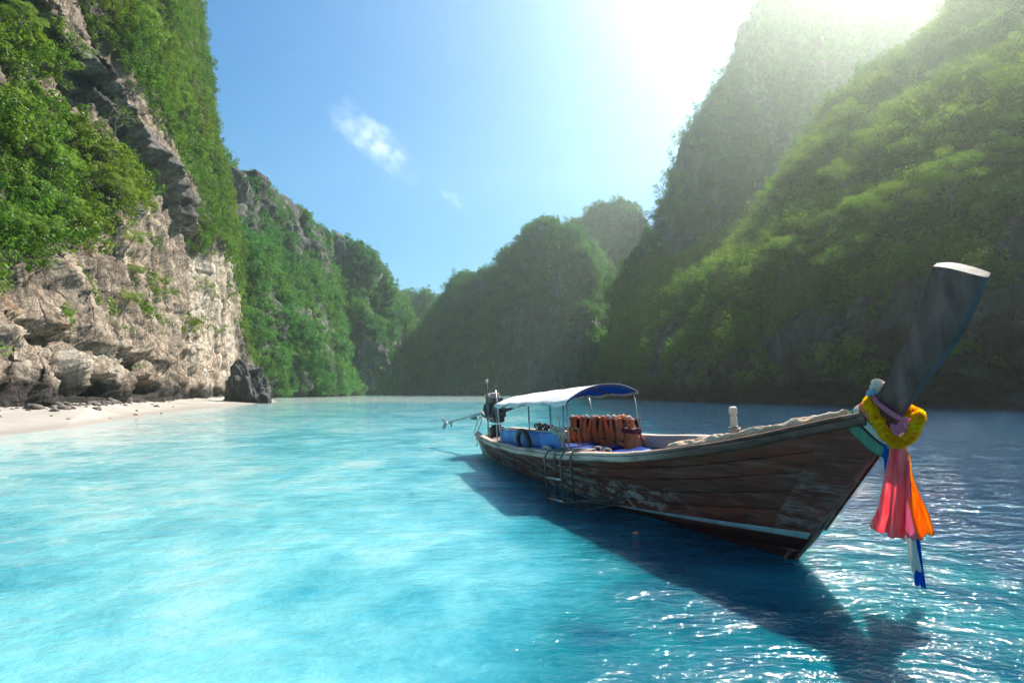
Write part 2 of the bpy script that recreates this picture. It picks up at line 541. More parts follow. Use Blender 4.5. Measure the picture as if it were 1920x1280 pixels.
def cliff(key, cols, nu, nv, nb, amps, mask, mat, label, seed=1, extra=None, back=60.0, attrs=None, smooth_u=2, crest=0.16):
    """A rock mass: a face drawn between a base line, a middle line and a top line (all at real distances), folded back into
    a descending rear slope, then broken up by rock relief."""
    c = np.array(cols, dtype=float)                 # xb Db | xm ym Dm | xt yt Dt
    k = np.arange(len(c))
    B = np.stack([(c[:, 0] - 960) / F_PX * c[:, 1], c[:, 1], np.full(len(c), -1.5)], 1)
    M = np.array([px2w(r[2], r[3], r[4]) for r in c])
    T = np.array([px2w(r[5], r[6], r[7]) for r in c])
    # spread the columns evenly in the mean plan distance
    seg = np.linalg.norm(np.diff((B + M + T) / 3, axis=0), axis=1)
    # give columns that lie far from the camera a little less
    mid = (M[1:, 1] + M[:-1, 1]) / 2
    cum = np.concatenate([[0], np.cumsum(seg / np.sqrt(mid))])
    uu = np.linspace(0, cum[-1], nu)
    def ip(A):
        R = np.stack([np.interp(uu, cum, A[:, i]) for i in range(3)], 1)
        w = max(1, nu // 40) * smooth_u
        ker = np.hanning(2 * w + 3)[1:-1]
        ker /= ker.sum()
        Rp = np.concatenate([np.repeat(R[:1], w, 0), R, np.repeat(R[-1:], w, 0)])
        return np.stack([np.convolve(Rp[:, i], ker, 'valid') for i in range(3)], 1)
    B, M, T = ip(B), ip(M), ip(T)
    ju = np.stack([T[:, 0], T[:, 1], T[:, 2] * 0], 1)
    T[:, 2] *= 1 + crest * (fbm(ju / (T[:, 1:2] * 0.05), 5, seed + 51, 0.62, True) - 0.55)
    v = np.linspace(0, 1, nv)[None, :, None]
    front = B[:, None] * (1 - v) * (1 - 2 * v) + 4 * M[:, None] * v * (1 - v) + T[:, None] * v * (2 * v - 1)
    tan = np.gradient(B + T, axis=0)[:, :2]
    out = np.stack([tan[:, 1], -tan[:, 0]], 1)
    out /= np.linalg.norm(out, axis=1, keepdims=True) + 1e-9
    if (out * -T[:, :2]).sum() < 0:
        out = -out
    kb = (np.arange(1, nb + 1) / nb)[None, :, None]
    bk = np.repeat(T[:, None], nb, 1)
    view = T[:, :2] / np.linalg.norm(T[:, :2], axis=1, keepdims=True)
    bdir = -0.5 * out + 0.7 * view
    bk[:, :, :2] += bdir[:, None] * back * kb
    bk[:, :, 2] *= (1 - 0.92 * kb[:, :, 0] ** 1.6)
    P = np.concatenate([front, bk], 1)
    n = np.cross(np.gradient(P, axis=0), np.gradient(P, axis=1))
    n /= np.linalg.norm(n, axis=-1, keepdims=True) + 1e-9
    if (n[:, :nv] * (np.array([0, 0, CAM_H]) - P[:, :nv])).sum() < 0:
        n = -n
        flip = True
    else:
        flip = False
    n[..., 2] *= sstep(-0.5, 3.0, P[..., 2])
    px, py = w2px(P)
    a_big, l_big, a_flu, l_flu, a_led, l_led, a_sm, l_sm = amps
    d = a_big * 2 * fbm(P / l_big, 3, seed)
    q = P * np.array([1, 1, 0.15]) / l_flu
    d += a_flu * (fbm(q, 4, seed + 5, 0.55, True) - 0.45)
    zz = P[..., 2] / l_led + 1.3 * fbm(P / (l_led * 2.5), 3, seed + 9)
    saw = (zz - np.floor(zz))
    d += a_led * (np.minimum(saw * 1.35, (1 - saw) * 4) - 0.5) * sstep(-0.25, 0.3, fbm(P / (l_led * 4), 2, seed + 12))
    d += a_sm * 2 * fbm(P / l_sm, 5, seed + 21, 0.6)
    d -= (a_led * 0.8 + 0.4) * sstep(2.6, 0.3, P[..., 2] + 1.5 * fbm(P / 6.0, 3, seed + 31))
    if extra is not None:
        d += extra(px, py, P, seed)
    P2 = P + n * d[..., None]
    nn = np.cross(np.gradient(P2, axis=0), np.gradient(P2, axis=1))
    nn /= np.linalg.norm(nn, axis=-1, keepdims=True) + 1e-9
    if flip:
        nn = -nn
    nz = fbm(P / 14.0, 4, seed + 41)
    veg = np.clip(mask(px, py, P2, nn, nz, seed), 0, 1)
    veg[:, nv:] = np.maximum(veg[:, nv:], 0.9)
    NU, NV = P2.shape[:2]
    f = grid_faces(NU, NV)
    if flip:
        f = f[:, ::-1]
    me = new_mesh('cliff', P2.reshape(-1, 3), np.ascontiguousarray(f))
    A = {'veg': veg, 'white': np.zeros_like(veg), 'grey': np.zeros_like(veg)}
    if attrs is not None:
        A.update(attrs(px, py, P, seed))
    for nm, arr in A.items():
        at = me.attributes.new(nm, 'FLOAT', 'POINT')
        at.data.foreach_set('value', arr.astype(np.float32).ravel())
    o = link('cliff', me, mat, None, kind='structure', label=label)
    CLIFFS[key] = dict(P=P2, n=nn, veg=veg, px=px, py=py, nv=nv, obj=o)
    return o

def plant(key, scale, dens, ng, label, limit=16000, off=0.25, front_only=True, jit=0.42, foot=0.8):
    """leaf clumps over the planted part of a cliff"""
    C = CLIFFS[key]
    P, veg, n = C['P'], C['veg'], C['n']
    Pc = P[:-1, :-1]
    e1, e2 = P[1:, :-1] - Pc, P[:-1, 1:] - Pc
    area = np.linalg.norm(np.cross(e1, e2), axis=-1)
    w = area * veg[:-1, :-1]
    if front_only:                                   # the far rear slope keeps its bare green film
        w[:, C['nv'] + 5:] = 0
    # nothing faces away that is far behind the crest
    w *= sstep(foot, foot + 2.5, Pc[..., 2])
    cnt = dens * w / (scale * scale)
    tot = cnt.sum()
    if tot > limit:
        cnt *= limit / tot
    k = RNG.poisson(cnt)
    ii, jj = np.nonzero(k)
    rep = k[ii, jj]
    ii, jj = np.repeat(ii, rep), np.repeat(jj, rep)
    m = len(ii)
    s, t = RNG.uniform(size=(m, 1)), RNG.uniform(size=(m, 1))
    pts = Pc[ii, jj] + e1[ii, jj] * s + e2[ii, jj] * t
    nn = n[ii, jj]
    sc_ = scale * np.clip(np.exp(RNG.normal(size=m) * jit), 0.5, 1.55)
    pts = pts + nn * (off * sc_ * RNG.uniform(0.2, 1.9, m))[:, None] + np.array([0, 0, 0.1]) * sc_[:, None]
    return foliage(pts, sc_, nn, ng, label=label)

def poly_mask(px, py, poly, soft=18.0):
    """about 1 inside the polygon, 0 outside, soft edge"""
    poly = np.array(poly, float)
    inside = np.zeros(px.shape, bool)
    dist = np.full(px.shape, 1e9)
    for i in range(len(poly)):
        a, b = poly[i], poly[(i + 1) % len(poly)]
        c = ((a[1] > py) != (b[1] > py)) & (px < (b[0] - a[0]) * (py - a[1]) / (b[1] - a[1] + 1e-9) + a[0])
        inside ^= c
        ab = b - a
        t = np.clip(((px - a[0]) * ab[0] + (py - a[1]) * ab[1]) / (ab @ ab), 0, 1)
        dist = np.minimum(dist, np.hypot(px - a[0] - t * ab[0], py - a[1] - t * ab[1]))
    sd_ = np.where(inside, dist, -dist)
    return sstep(-soft, soft, sd_)

def polyline_side(px, py, line, width):
    """(signed distance above-right of a line) helper for overhanging ledges: returns outward bulge just above the line"""
    line = np.array(line, float)
    best = np.full(px.shape, 1e9)
    sgn = np.zeros(px.shape)
    for i in range(len(line) - 1):
        a, b = line[i], line[i + 1]
        ab = b - a
        t = np.clip(((px - a[0]) * ab[0] + (py - a[1]) * ab[1]) / (ab @ ab), 0, 1)
        dx, dy = px - a[0] - t * ab[0], py - a[1] - t * ab[1]
        dd = np.hypot(dx, dy)
        cr = ab[0] * dy - ab[1] * dx
        upd = dd < best
        best = np.where(upd, dd, best)
        sgn = np.where(upd, np.sign(-cr), sgn)
    s = best * sgn
    return np.where(s > 0, np.exp(-s / width) * sstep(0, 7, s), 0)

# -- near left cliff
def mask_A(px, py, P, n, nz, seed):
    fine = fbm(P / 3.0, 4, seed + 70)
    w1, w2 = 70 * nz, 30 * fine
    m = poly_mask(px + w1, py + w2, [(130, -900), (120, -20), (215, 120), (285, 245), (340, 350), (345, 450), (430, 470), (455, 560), (470, 660),
                                     (560, 720), (700, 500), (600, -900)], 22)
    m = np.maximum(m, poly_mask(px + w1 * 0.6, py + w1 * 0.4 + w2, [(-900, 150), (0, 150), (80, 185), (170, 250), (245, 320), (262, 385), (190, 410), (130, 440), (110, 475), (-900, 470)], 16))
    m = np.maximum(m, poly_mask(px + w2, py + w2, [(-900, 20), (-30, 30), (40, 55), (75, 95), (40, 125), (-900, 110)], 12))
    m = np.maximum(m, poly_mask(px, py, [(-2000, -900), (-120, -900), (-60, -200), (40, -60), (100, -400), (100, -900)], 20))
    spots = sstep(0.20, 0.34, fbm(P * np.array([1, 1, 1.6]) / 4.5, 3, seed + 77)) * sstep(735, 690, py)
    return np.maximum(m, 0.5 * spots * sstep(380, 420, py))

def extra_A(px, py, P, seed):
    w = 25 * fbm(P / 6, 3, seed + 90)
    d = 0.30 * (fbm(P * np.array([1, 1, 0.55]) / 1.25, 4, seed + 93, 0.6, True) - 0.4) * sstep(160, 60, P[..., 1])
    d += 2.6 * polyline_side(px + w, py + w, [(-60, -60), (60, 95), (150, 175), (240, 290), (325, 425)], 45)
    d += 1.3 * polyline_side(px + w, py + w, [(-100, 60), (70, 130), (200, 250), (330, 400)], 30)
    d += 0.8 * polyline_side(px + w, py + w * 1.4, [(-80, 560), (40, 600), (140, 655), (220, 670), (300, 690), (345, 650)], 28)
    d += 0.3 * polyline_side(px + w, py + w, [(-80, 470), (120, 500), (250, 570), (330, 590)], 30)
    # two sea caves in the foot
    for cx, cy_, rx, ry, dep in ((150, 735, 28, 26, 2.6), (238, 728, 30, 20, 2.6), (8, 772, 20, 8, 1.6), (70, 640, 35, 14, 1.3), (210, 690, 22, 16, 1.4)):
        e = ((px + w * 0.5 - cx) / rx) ** 2 + ((py + w * 0.5 - cy_) / ry) ** 2
        d -= dep * sstep(1.25, 0.5, e)
    return d

def attrs_A(px, py, P, seed):
    w = 18 * fbm(P * np.array([1, 1, 0.3]) / 3, 3, seed + 95)
    wh = poly_mask(px + w, py, [(350, 480), (425, 470), (432, 560), (440, 730), (345, 735), (335, 640)], 10)
    wh = np.maximum(wh, 0.75 * poly_mask(px + w, py + w, [(-300, 640), (20, 650), (150, 660), (195, 690), (200, 725), (100, 728), (-300, 745)], 14))
    wh = np.maximum(wh, 0.9 * poly_mask(px + w, py + w, [(30, 130), (72, 105), (60, 150), (40, 165)], 6))
    gr = poly_mask(px + 2 * w, py + 2 * w, [(-900, -900), (0, -40), (70, 60), (180, 150), (260, 260), (335, 390), (330, 440), (260, 330), (150, 215), (60, 110), (20, 20), (-900, -100)], 14)
    gr = np.maximum(gr, poly_mask(px + w, py, [(430, 600), (490, 600), (490, 745), (445, 745)], 12) * 0.7)
    return {'white': wh, 'grey': gr}

cliff('A', [(-1500, 16, -1500, 0, 22, -1500, -900, 34), (-700, 19, -700, 120, 27, -700, -700, 42), (-100, 23.5, -80, 260, 32, -60, -420, 48), (100, 31.5, 90, 300, 43, 80, -380, 58),
            (230, 47, 215, 300, 56, 200, -340, 68), (340, 72, 310, 330, 77, 280, -260, 86), (425, 102, 372, 370, 101, 320, -160, 108),
            (478, 125, 418, 385, 124, 340, -70, 128), (470, 150, 405, 385, 150, 325, -60, 150), (400, 230, 330, 400, 230, 260, -40, 220)],
      520, 420, 26, (1.4, 22, 2.7, 6.5, 0.40, 3.0, 0.45, 1.5), mask_A, ROCK_WARM, 'near limestone cliff with bright bare rock face and hanging green shrubs', 3,
      extra_A, 40, attrs_A, smooth_u=1)
plant('A', 0.95, 1.15, GN_NEAR, 'green shrubs and creepers covering the near limestone cliff', 14000)

# -- second mountain on that shore
def mask_B(px, py, P, n, nz, seed):
    top = np.interp(px, [380, 430, 490, 545, 600], [318, 325, 352, 390, 440])
    rocky = sstep(130, 45, py - top + 50 * nz)
    fl = fbm(P * np.array([1, 1, 0.2]) / 9, 3, seed + 60)
    return 1 - 0.97 * np.clip(rocky * sstep(-0.5, -0.1, fl), 0, 1) - 0.95 * sstep(0.0, 0.12, fl + 0.3 * nz) * sstep(420, 470, py)

def attrs_B(px, py, P, seed):
    top = np.interp(px, [380, 430, 490, 545, 600], [318, 325, 352, 390, 440])
    return {'grey': sstep(150, 60, py - top) * 0.85}

cliff('B', [(300, 158, 330, 480, 160, 360, 300, 180), (400, 146, 395, 480, 150, 395, 318, 168), (470, 140, 450, 480, 148, 430, 327, 165), (560, 166, 520, 520, 174, 490, 356, 190), (640, 203, 585, 545, 210, 545, 394, 222),
            (672, 222, 622, 580, 230, 590, 430, 242), (668, 245, 624, 580, 250, 602, 455, 258), (620, 310, 600, 580, 310, 590, 480, 310)],
      220, 170, 24, (4.0, 40, 7.0, 18, 1.8, 9, 1.6, 5), mask_B, ROCK_GREY, 'forested limestone hill behind the bare near cliff, grey rock at its top', 5, None, 60, attrs_B)
plant('B', 1.8, 1.25, GN_FAR, 'bright green forest on the hill behind the bare near cliff', 16000)

def mask_C(px, py, P, n, nz, seed):
    fl = fbm(P * np.array([1, 1, 0.18]) / 12, 3, seed + 60)
    return 1 - 0.96 * sstep(-0.04, 0.10, fl + 0.3 * nz)

cliff('C', [(540, 268, 570, 600, 268, 596, 462, 280), (640, 258, 640, 600, 262, 628, 458, 276), (692, 258, 682, 600, 264, 678, 478, 278), (716, 268, 708, 600, 274, 702, 494, 286), (747, 300, 737, 610, 304, 724, 510, 314),
            (770, 335, 763, 640, 338, 742, 556, 345), (777, 370, 772, 660, 370, 766, 582, 370), (760, 415, 758, 660, 415, 756, 600, 415)],
      180, 140, 22, (5, 50, 9, 22, 2.0, 12, 1.8, 6), mask_C, ROCK_GREY, 'rounded forested limestone hill, second along the far shore', 7, None, 70)
plant('C', 2.2, 1.25, GN_FAR, 'green forest on the rounded hill of the far shore', 12000)

cliff('D', [(640, 430, 660, 660, 430, 690, 590, 440), (740, 430, 745, 660, 430, 760, 560, 440), (800, 430, 800, 660, 430, 795, 560, 440), (850, 430, 850, 660, 430, 835, 556, 440), (920, 440, 920, 660, 440, 900, 562, 450), (1000, 450, 1000, 660, 450, 980, 580, 460)],
      120, 70, 14, (6, 60, 7, 26, 1.5, 14, 1.5, 8), mask_C, ROCK_GREY, 'low distant forested hill closing the gap of the bay', 9, None, 90)
plant('D', 3.0, 1.6, GN_FAR, 'hazy forest on the distant hill closing the bay', 3000)

def mask_E(px, py, P, n, nz, seed):
    fl = fbm(P * np.array([1, 1, 0.13]) / 11, 3, seed + 60)
    face = sstep(930, 960, px) * sstep(1100, 1060, px) * sstep(520, 600, py)
    return 1 - 0.96 * np.maximum(face * sstep(-0.32, -0.10, fl), sstep(0.02, 0.14, fl))

cliff('E', [(700, 345, 735, 700, 347, 758, 680, 350), (780, 312, 800, 645, 317, 818, 592, 327), (850, 290, 860, 605, 296, 876, 525, 310), (905, 282, 905, 600, 290, 905, 518, 305), (935, 275, 938, 600, 285, 945, 510, 300),
            (1000, 262, 1004, 570, 275, 1008, 446, 292), (1070, 250, 1064, 570, 264, 1052, 436, 285), (1125, 250, 1112, 560, 264, 1092, 450, 285), (1160, 308, 1150, 580, 314, 1124, 492, 322),
            (1174, 365, 1164, 590, 365, 1140, 530, 365)],
      240, 160, 22, (5, 50, 9, 20, 2.0, 12, 1.8, 6), mask_E, ROCK_GREY, 'steep forested limestone wall at the head of the bay with pale vertical streaks', 11, None, 70)
plant('E', 2.2, 1.2, GN_FAR, 'dark green forest on the steep wall at the head of the bay', 18000)

cliff('F', [(960, 405, 990, 560, 405, 1030, 460, 405), (1060, 395, 1065, 550, 395, 1070, 420, 395), (1110, 390, 1112, 550, 390, 1105, 400, 390), (1150, 390, 1150, 550, 390, 1148, 408, 390), (1205, 390, 1200, 550, 390, 1192, 399, 390), (1250, 390, 1242, 560, 390, 1224, 436, 390), (1330, 400, 1300, 580, 400, 1262, 500, 400)],
      140, 110, 16, (6, 60, 10, 26, 2.0, 14, 2.2, 7), mask_C, ROCK_GREY, 'blue hazy summit rising behind the wall at the head of the bay', 13, None, 80)
plant('F', 2.8, 1.25, GN_FAR, 'hazy forest on the summit behind the head of the bay', 8000)

# -- tall wall on the shaded shore
def mask_G(px, py, P, n, nz, seed):
    fl = fbm(P * np.array([1, 1, 0.16]) / 13, 3, seed + 60)
    return 0.97 - 0.85 * sstep(-0.02, 0.18, fl) * sstep(540, 420, py)

cliff('G', [(1230, 330, 1270, 480, 335, 1500, -10, 345), (1165, 235, 1224, 468, 245, 1462, -28, 270), (1150, 205, 1213, 472, 220, 1452, -34, 258), (1200, 190, 1262, 450, 215, 1500, -40, 272), (1320, 190, 1390, 400, 230, 1600, -44, 300),
            (1500, 200, 1560, 380, 250, 1750, -46, 330), (1800, 230, 1850, 380, 290, 2000, -48, 380), (2300, 260, 2350, 380, 320, 2450, -40, 400), (3200, 260, 3200, 380, 320, 3200, -40, 400)],
      320, 260, 20, (5, 50, 8.5, 20, 2.2, 12, 1.8, 6), mask_G, ROCK_GREY, 'towering shaded limestone wall on the right shore of the bay', 15, None, 80, smooth_u=1)
plant('G', 2.3, 1.2, GN_FAR, 'scrub and creepers on the towering shaded wall', 16000)

# -- front slope of the shaded shore
def mask_H(px, py, P, n, nz, seed):
    edge = np.interp(px, [1150, 1300, 1450, 1600, 1750, 1850, 1920], [690, 640, 600, 560, 540, 470, 380])
    f = fbm(P / 5.0, 3, seed + 61)
    m = sstep(40, -40, py - edge + 130 * nz + 60 * f) * (1 - 0.85 * sstep(0.16, 0.28, fbm(P / np.array([6, 6, 3.5]), 3, seed + 66)))
    sp = sstep(0.12, 0.26, fbm(P * np.array([1, 1, 1.4]) / 7, 3, seed + 63)) * sstep(735, 700, py) * 0.7
    return np.maximum(m, sp)

def extra_H(px, py, P, seed):
    w = 25 * fbm(P / 8, 3, seed + 90)
    d = 1.6 * polyline_side(px + w, py + w, [(1500, 690), (1640, 650), (1780, 640), (1900, 610), (2200, 600)], 40)
    for cx, cy_, rx, ry, dep in ((1880, 672, 78, 58, 6.0), (1960, 700, 120, 60, 6.0), (1650, 700, 35, 30, 2.0), (1790, 725, 100, 26, 4.0), (1500, 735, 160, 14, 2.5)):
        e = ((px + w - cx) / rx) ** 2 + ((py + w * 0.7 - cy_) / ry) ** 2
        d -= dep * sstep(1.3, 0.5, e)
    d += 3.2 * np.clip(fbm(P / np.array([11, 11, 8]), 3, seed + 97), -0.2, 1) * sstep(640, 500, py)
    return d

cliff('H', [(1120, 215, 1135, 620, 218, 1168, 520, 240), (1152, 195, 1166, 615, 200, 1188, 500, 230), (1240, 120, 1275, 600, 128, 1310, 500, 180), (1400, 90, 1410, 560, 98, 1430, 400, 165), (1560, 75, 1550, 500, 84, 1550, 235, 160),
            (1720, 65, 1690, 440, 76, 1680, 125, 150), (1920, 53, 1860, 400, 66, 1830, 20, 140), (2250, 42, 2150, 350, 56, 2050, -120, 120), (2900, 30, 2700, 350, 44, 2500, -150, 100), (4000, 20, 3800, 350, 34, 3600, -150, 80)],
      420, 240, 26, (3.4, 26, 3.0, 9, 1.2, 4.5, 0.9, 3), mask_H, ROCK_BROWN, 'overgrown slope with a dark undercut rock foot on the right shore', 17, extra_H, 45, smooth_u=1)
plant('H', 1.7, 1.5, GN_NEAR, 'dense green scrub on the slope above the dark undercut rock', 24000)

# ------------------------------------------------------------------ single trees and shrubs that stand out on the slopes
def tree_meshes(seed, h, spread, leaves, lsize):
    r = np.random.default_rng(seed)
    mb = MB()
    tips = []
    lean = Vector((r.normal() * 0.25, r.normal() * 0.25, 1.0))
    trunk = [Vector((0, 0, -0.4)), lean * (h * 0.18), lean * (h * 0.38) + Vector((r.normal() * 0.1, r.normal() * 0.1, 0)), lean * (h * 0.55)]
    mb.tube(trunk, [h * 0.028, h * 0.024, h * 0.018, h * 0.012], 7)
    for i in range(9):
        a = i * 2.4 + r.uniform(-0.4, 0.4)
        t0 = trunk[1].lerp(trunk[3], r.uniform(0.1, 1.0))
        d = Vector((math.cos(a), math.sin(a), 0))
        p1 = t0 + d * spread * 0.4 + Vector((0, 0, h * 0.16))
        p2 = t0 + d * spread * r.uniform(0.65, 1.0) + Vector((0, 0, h * r.uniform(0.2, 0.42)))
        mb.tube([t0, p1, p2], [h * 0.011, h * 0.008, h * 0.004], 5)
        tips.append(p2)
        for k in range(2):
            q = p1.lerp(p2, 0.4 + 0.3 * k) + Vector((r.normal(), r.normal(), abs(r.normal()))) * spread * 0.28
            mb.tube([p1.lerp(p2, 0.2 + 0.3 * k), q], [h * 0.006, h * 0.003], 4)
            tips.append(q)
    tips.append(trunk[3] + Vector((0, 0, h * 0.3)))
    me_t = new_mesh('trunk', mb.v, mb.f)
    me_t.materials.append(BARK)
    cs = np.array([tuple(p) for p in tips])
    V, Fc = leaf_cloud(cs, r.uniform(0.2, 0.36, len(cs)) * spread, leaves, lsize, r, 0.8, 0.6)
    me_c = new_mesh('crown', V, Fc, False)
    me_c.materials.append(LEAF_TREE)
    return me_t, me_c

TREES = [tree_meshes(41, 3.4, 1.9, 7000, 0.10), tree_meshes(42, 3.0, 2.1, 7500, 0.095), tree_meshes(43, 4.0, 1.8, 6500, 0.105)]
BARE = tree_meshes(47, 5.2, 2.6, 700, 0.11)

def on_cliff(key, x, y):
    C = CLIFFS[key]
    px, py = w2px(C['P'][:, :C['nv'] + 2])
    d = (px - x) ** 2 + (py - y) ** 2
    i, j = np.unravel_index(np.argmin(d), d.shape)
    return C['P'][i, j], C['n'][i, j]

def put_tree(name, key, x, y, scale, meshes, label, cat, group):
    p, n = on_cliff(key, x, y)
    e = bpy.data.objects.new(name, None)
    COL.objects.link(e)
    e.location = tuple(p + np.array([n[0], n[1], 0]) * 0.1)
    e.rotation_euler = (-0.35 * n[1], 0.35 * n[0], random.uniform(0, 0.6))
    s = scale * random.uniform(0.85, 1.2)
    e.scale = (s, s, s)
    e['label'], e['category'] = label, cat
    if group:
        e['group'] = group
    link('trunk', meshes[0], None, e)
    link('crown', meshes[1], None, e)

LEDGE = [(20, 215), (70, 235), (125, 262), (175, 300), (222, 338), (30, 300), (90, 330), (150, 350), (205, 385), (25, 385), (75, 400), (120, 425), (10, 440), (60, 455), (20, 70), (50, 100)]
for i, (x, y) in enumerate(LEDGE):
    put_tree('shrub', 'A', x, y, 0.62, TREES[i % 3], 'bushy bright green shrub on the ledge of the near limestone cliff', 'shrub', 'shrubs on the ledge of the near cliff')
for i, (x, y) in enumerate([(300, 130), (325, 215), (338, 60), (352, 300), (372, 350), (398, 420), (280, 60), (240, 90)]):
    put_tree('tree', 'A', x, y, 1.15, TREES[(i + 1) % 3], 'small tree clinging to the wooded edge of the near cliff against the sky', 'tree', 'trees on the wooded edge of the near cliff')
for x, y, s in ((372, 272, 0.8), (300, 330, 0.6), (120, 452, 0.55), (210, 255, 0.6), (330, 30, 0.8), (395, 470, 0.7)):
    put_tree('bare_tree', 'A', x, y, s, BARE, 'thin pale tree with few leaves clinging to the near cliff', 'tree', 'thin pale trees on the near cliff')
for x, y, s, lab in ((20, 515, 0.42, 'yellow green bush low on the bare rock at the picture edge'), (232, 575, 0.42, 'lone small bush halfway down the bare rock face'),
                     (250, 520, 0.42, 'yellowish bush on the bare rock above the lone small one'), (240, 460, 0.42, 'highest small bush on the bare rock face below the ledge shrubs')):
    put_tree('bush', 'A', x, y, s, TREES[1], lab, 'bush', None)
SLOPE = []
_r = random.Random(5)
for _ in range(4000):
    x, y = _r.uniform(1330, 1915), _r.uniform(20, 560)
    crest_y = np.interp(x, [1310, 1430, 1550, 1680, 1830, 1920], [500, 400, 235, 125, 20, 0])
    if y > crest_y + 8 and y < np.interp(x, [1300, 1600, 1900], [590, 520, 340]) and all((x - a) ** 2 + (y - b) ** 2 > 58 ** 2 for a, b in SLOPE):
        SLOPE.append((x, y))
SLOPE = SLOPE[:60]
for i, (x, y) in enumerate(SLOPE):
    put_tree('tree', 'H', x, y, 1.5 + 0.5 * (i % 4) / 3, TREES[i % 3], 'spreading green tree on the slope above the boat prow', 'tree', 'trees on the slope above the prow')
for x, y, lab in ((1700, 470, 'nearly bare tree with pale curved branches just above the prow tip'), (1890, 330, 'nearly bare pale tree near the picture edge on the overgrown slope'), (1790, 420, 'sparse pale tree up the slope behind the top of the prow')):
    put_tree('bare_tree', 'H', x, y, 1.3, BARE, lab, 'tree', None)

# ------------------------------------------------------------------ beach, boulder, loose stones
def at_water(px, py):
    Y = CAM_H * F_PX / (py - HOR)
    return np.array([(px - 960) / F_PX * Y, Y, 0.0])

SHORE = np.array([at_water(*p) for p in [(-420, 845), (-200, 832), (0, 816), (120, 803), (220, 787), (330, 771), (440, 760), (520, 753)]])
INNER = np.array([[-50, 15, 0], [-36, 20, 0], [-26.5, 28, 0], [-27, 37, 0], [-36, 54, 0], [-48, 78, 0], [-56, 104, 0], [-60, 135, 0]])

def sand_material():
    t = NT('coral_sand')
    pos = t.coords('World')
    n1 = t.noise(pos, 0.35, 6, 0.6)
    n2 = t.noise(pos, 9.0, 6, 0.7)
    c = t.ramp(n1, [(0.35, (0.26, 0.23, 0.20)), (0.65, (0.36, 0.325, 0.285))])
    c = t.mix(t.ramp(n2, [(0.52, 0.0), (0.68, 0.5)]), c, (0.20, 0.155, 0.125))
    sep = t.n('ShaderNodeSeparateXYZ')
    t.l(t.n('ShaderNodeNewGeometry').outputs['Position'], sep.inputs[0])
    c = t.mix(t.mrange(sep.outputs[2], 0.22, 0.05), c, (0.23, 0.195, 0.165))
    t.pbsdf(c, 0.85, t.bump(t.math('ADD', n1, t.math('MULTIPLY', n2, 0.4)), 0.6, 0.12))
    return t.m

SAND = sand_material()
uq = np.linspace(0, 1, 160)
kk = np.linspace(0, 1, len(SHORE))
S0 = np.stack([np.interp(uq, kk, SHORE[:, i]) for i in range(3)], 1)
S1 = np.stack([np.interp(uq, kk, INNER[:, i]) for i in range(3)], 1)
vq = np.linspace(-0.25, 1, 50)[None, :, None]
BP = S0[:, None] * (1 - vq) + S1[:, None] * vq
BP[..., 2] = np.where(vq[..., 0] < 0, vq[..., 0] * 2.0, 0.85 * np.clip(vq[..., 0], 0, 1) ** 0.8) + 0.10 * fbm(BP / 3.0, 4, 71) * sstep(0.0, 0.2, vq[..., 0]) + 0.10 * fbm(BP / 9.0, 3, 72)
link('beach', new_mesh('beach', BP.reshape(-1, 3), grid_faces(160, 50)[:, ::-1].copy()), SAND, None, kind='structure', label='strip of pale coral sand under the near cliff')

def rock_mesh(seed, size, sub=4, mat=None, rough=0.35):
    bm = bmesh.new()
    bmesh.ops.create_icosphere(bm, subdivisions=sub, radius=1.0)
    V = np.array([v.co for v in bm.verts])
    s = np.array(size)
    d = 1 + rough * 1.5 * fbm(V * 1.3 + seed, 3, seed) + rough * 0.6 * fbm(V * 3.5 + seed, 4, seed + 3) - rough * 0.5 * np.abs(fbm(V * 2.2 - seed, 3, seed + 7))
    V = V * d[:, None] * s
    F = [[v.index for v in f.verts] for f in bm.faces]
    bm.free()
    me = new_mesh('rock', V, F, True)
    if mat:
        me.materials.append(mat)
    return me

bp = at_water(456, 756)
rk = link('boulder', rock_mesh(5, (3.0, 2.8, 4.6), 6, ROCK_BOULDER, 0.45), None, None,
          label='big dark grey boulder standing in the shallows off the end of the cliff', category='boulder')
rk.location = (bp[0], bp[1] + 2, 0.6)

# loose stones along the strip of sand
mbs = MB()
protos = []
for sd_ in range(5):
    m_ = rock_mesh(30 + sd_, (1, 0.9, 0.62), 2, None, 0.5)
    protos.append((np.array([v.co[:] for v in m_.vertices]), [tuple(p.vertices) for p in m_.polygons]))
    bpy.data.meshes.remove(m_)
SV, SF, so = [], [], 0
for i in range(520):
    u, v = RNG.uniform(), abs(RNG.normal()) * 0.25
    v = np.clip(1 - v * 0.5 - 0.05, 0.03, 1) if RNG.uniform() < 0.93 else RNG.uniform(0.02, 0.9)
    ii, jj = int(u * 158), int((v + 0.25) / 1.25 * 48)
    p = BP[ii, jj]
    r = min(0.42, 0.055 * math.exp(abs(RNG.normal()) * 0.9)) * (0.6 + p[1] / 70)
    vs, fs = protos[i % 5]
    a = RNG.uniform(0, 6.28)
    R = np.array([[math.cos(a), -math.sin(a), 0], [math.sin(a), math.cos(a), 0], [0, 0, 1]])
    SV.append((vs * r) @ R.T + p + np.array([0, 0, 0.1 * r]))
    SF.append(np.array(fs) + so)
    so += len(vs)
link('rubble', new_mesh('rubble', np.concatenate(SV), np.concatenate(SF), False), ROCK_STONES, None, kind='stuff', label='loose dark stones scattered along the sand under the cliff')

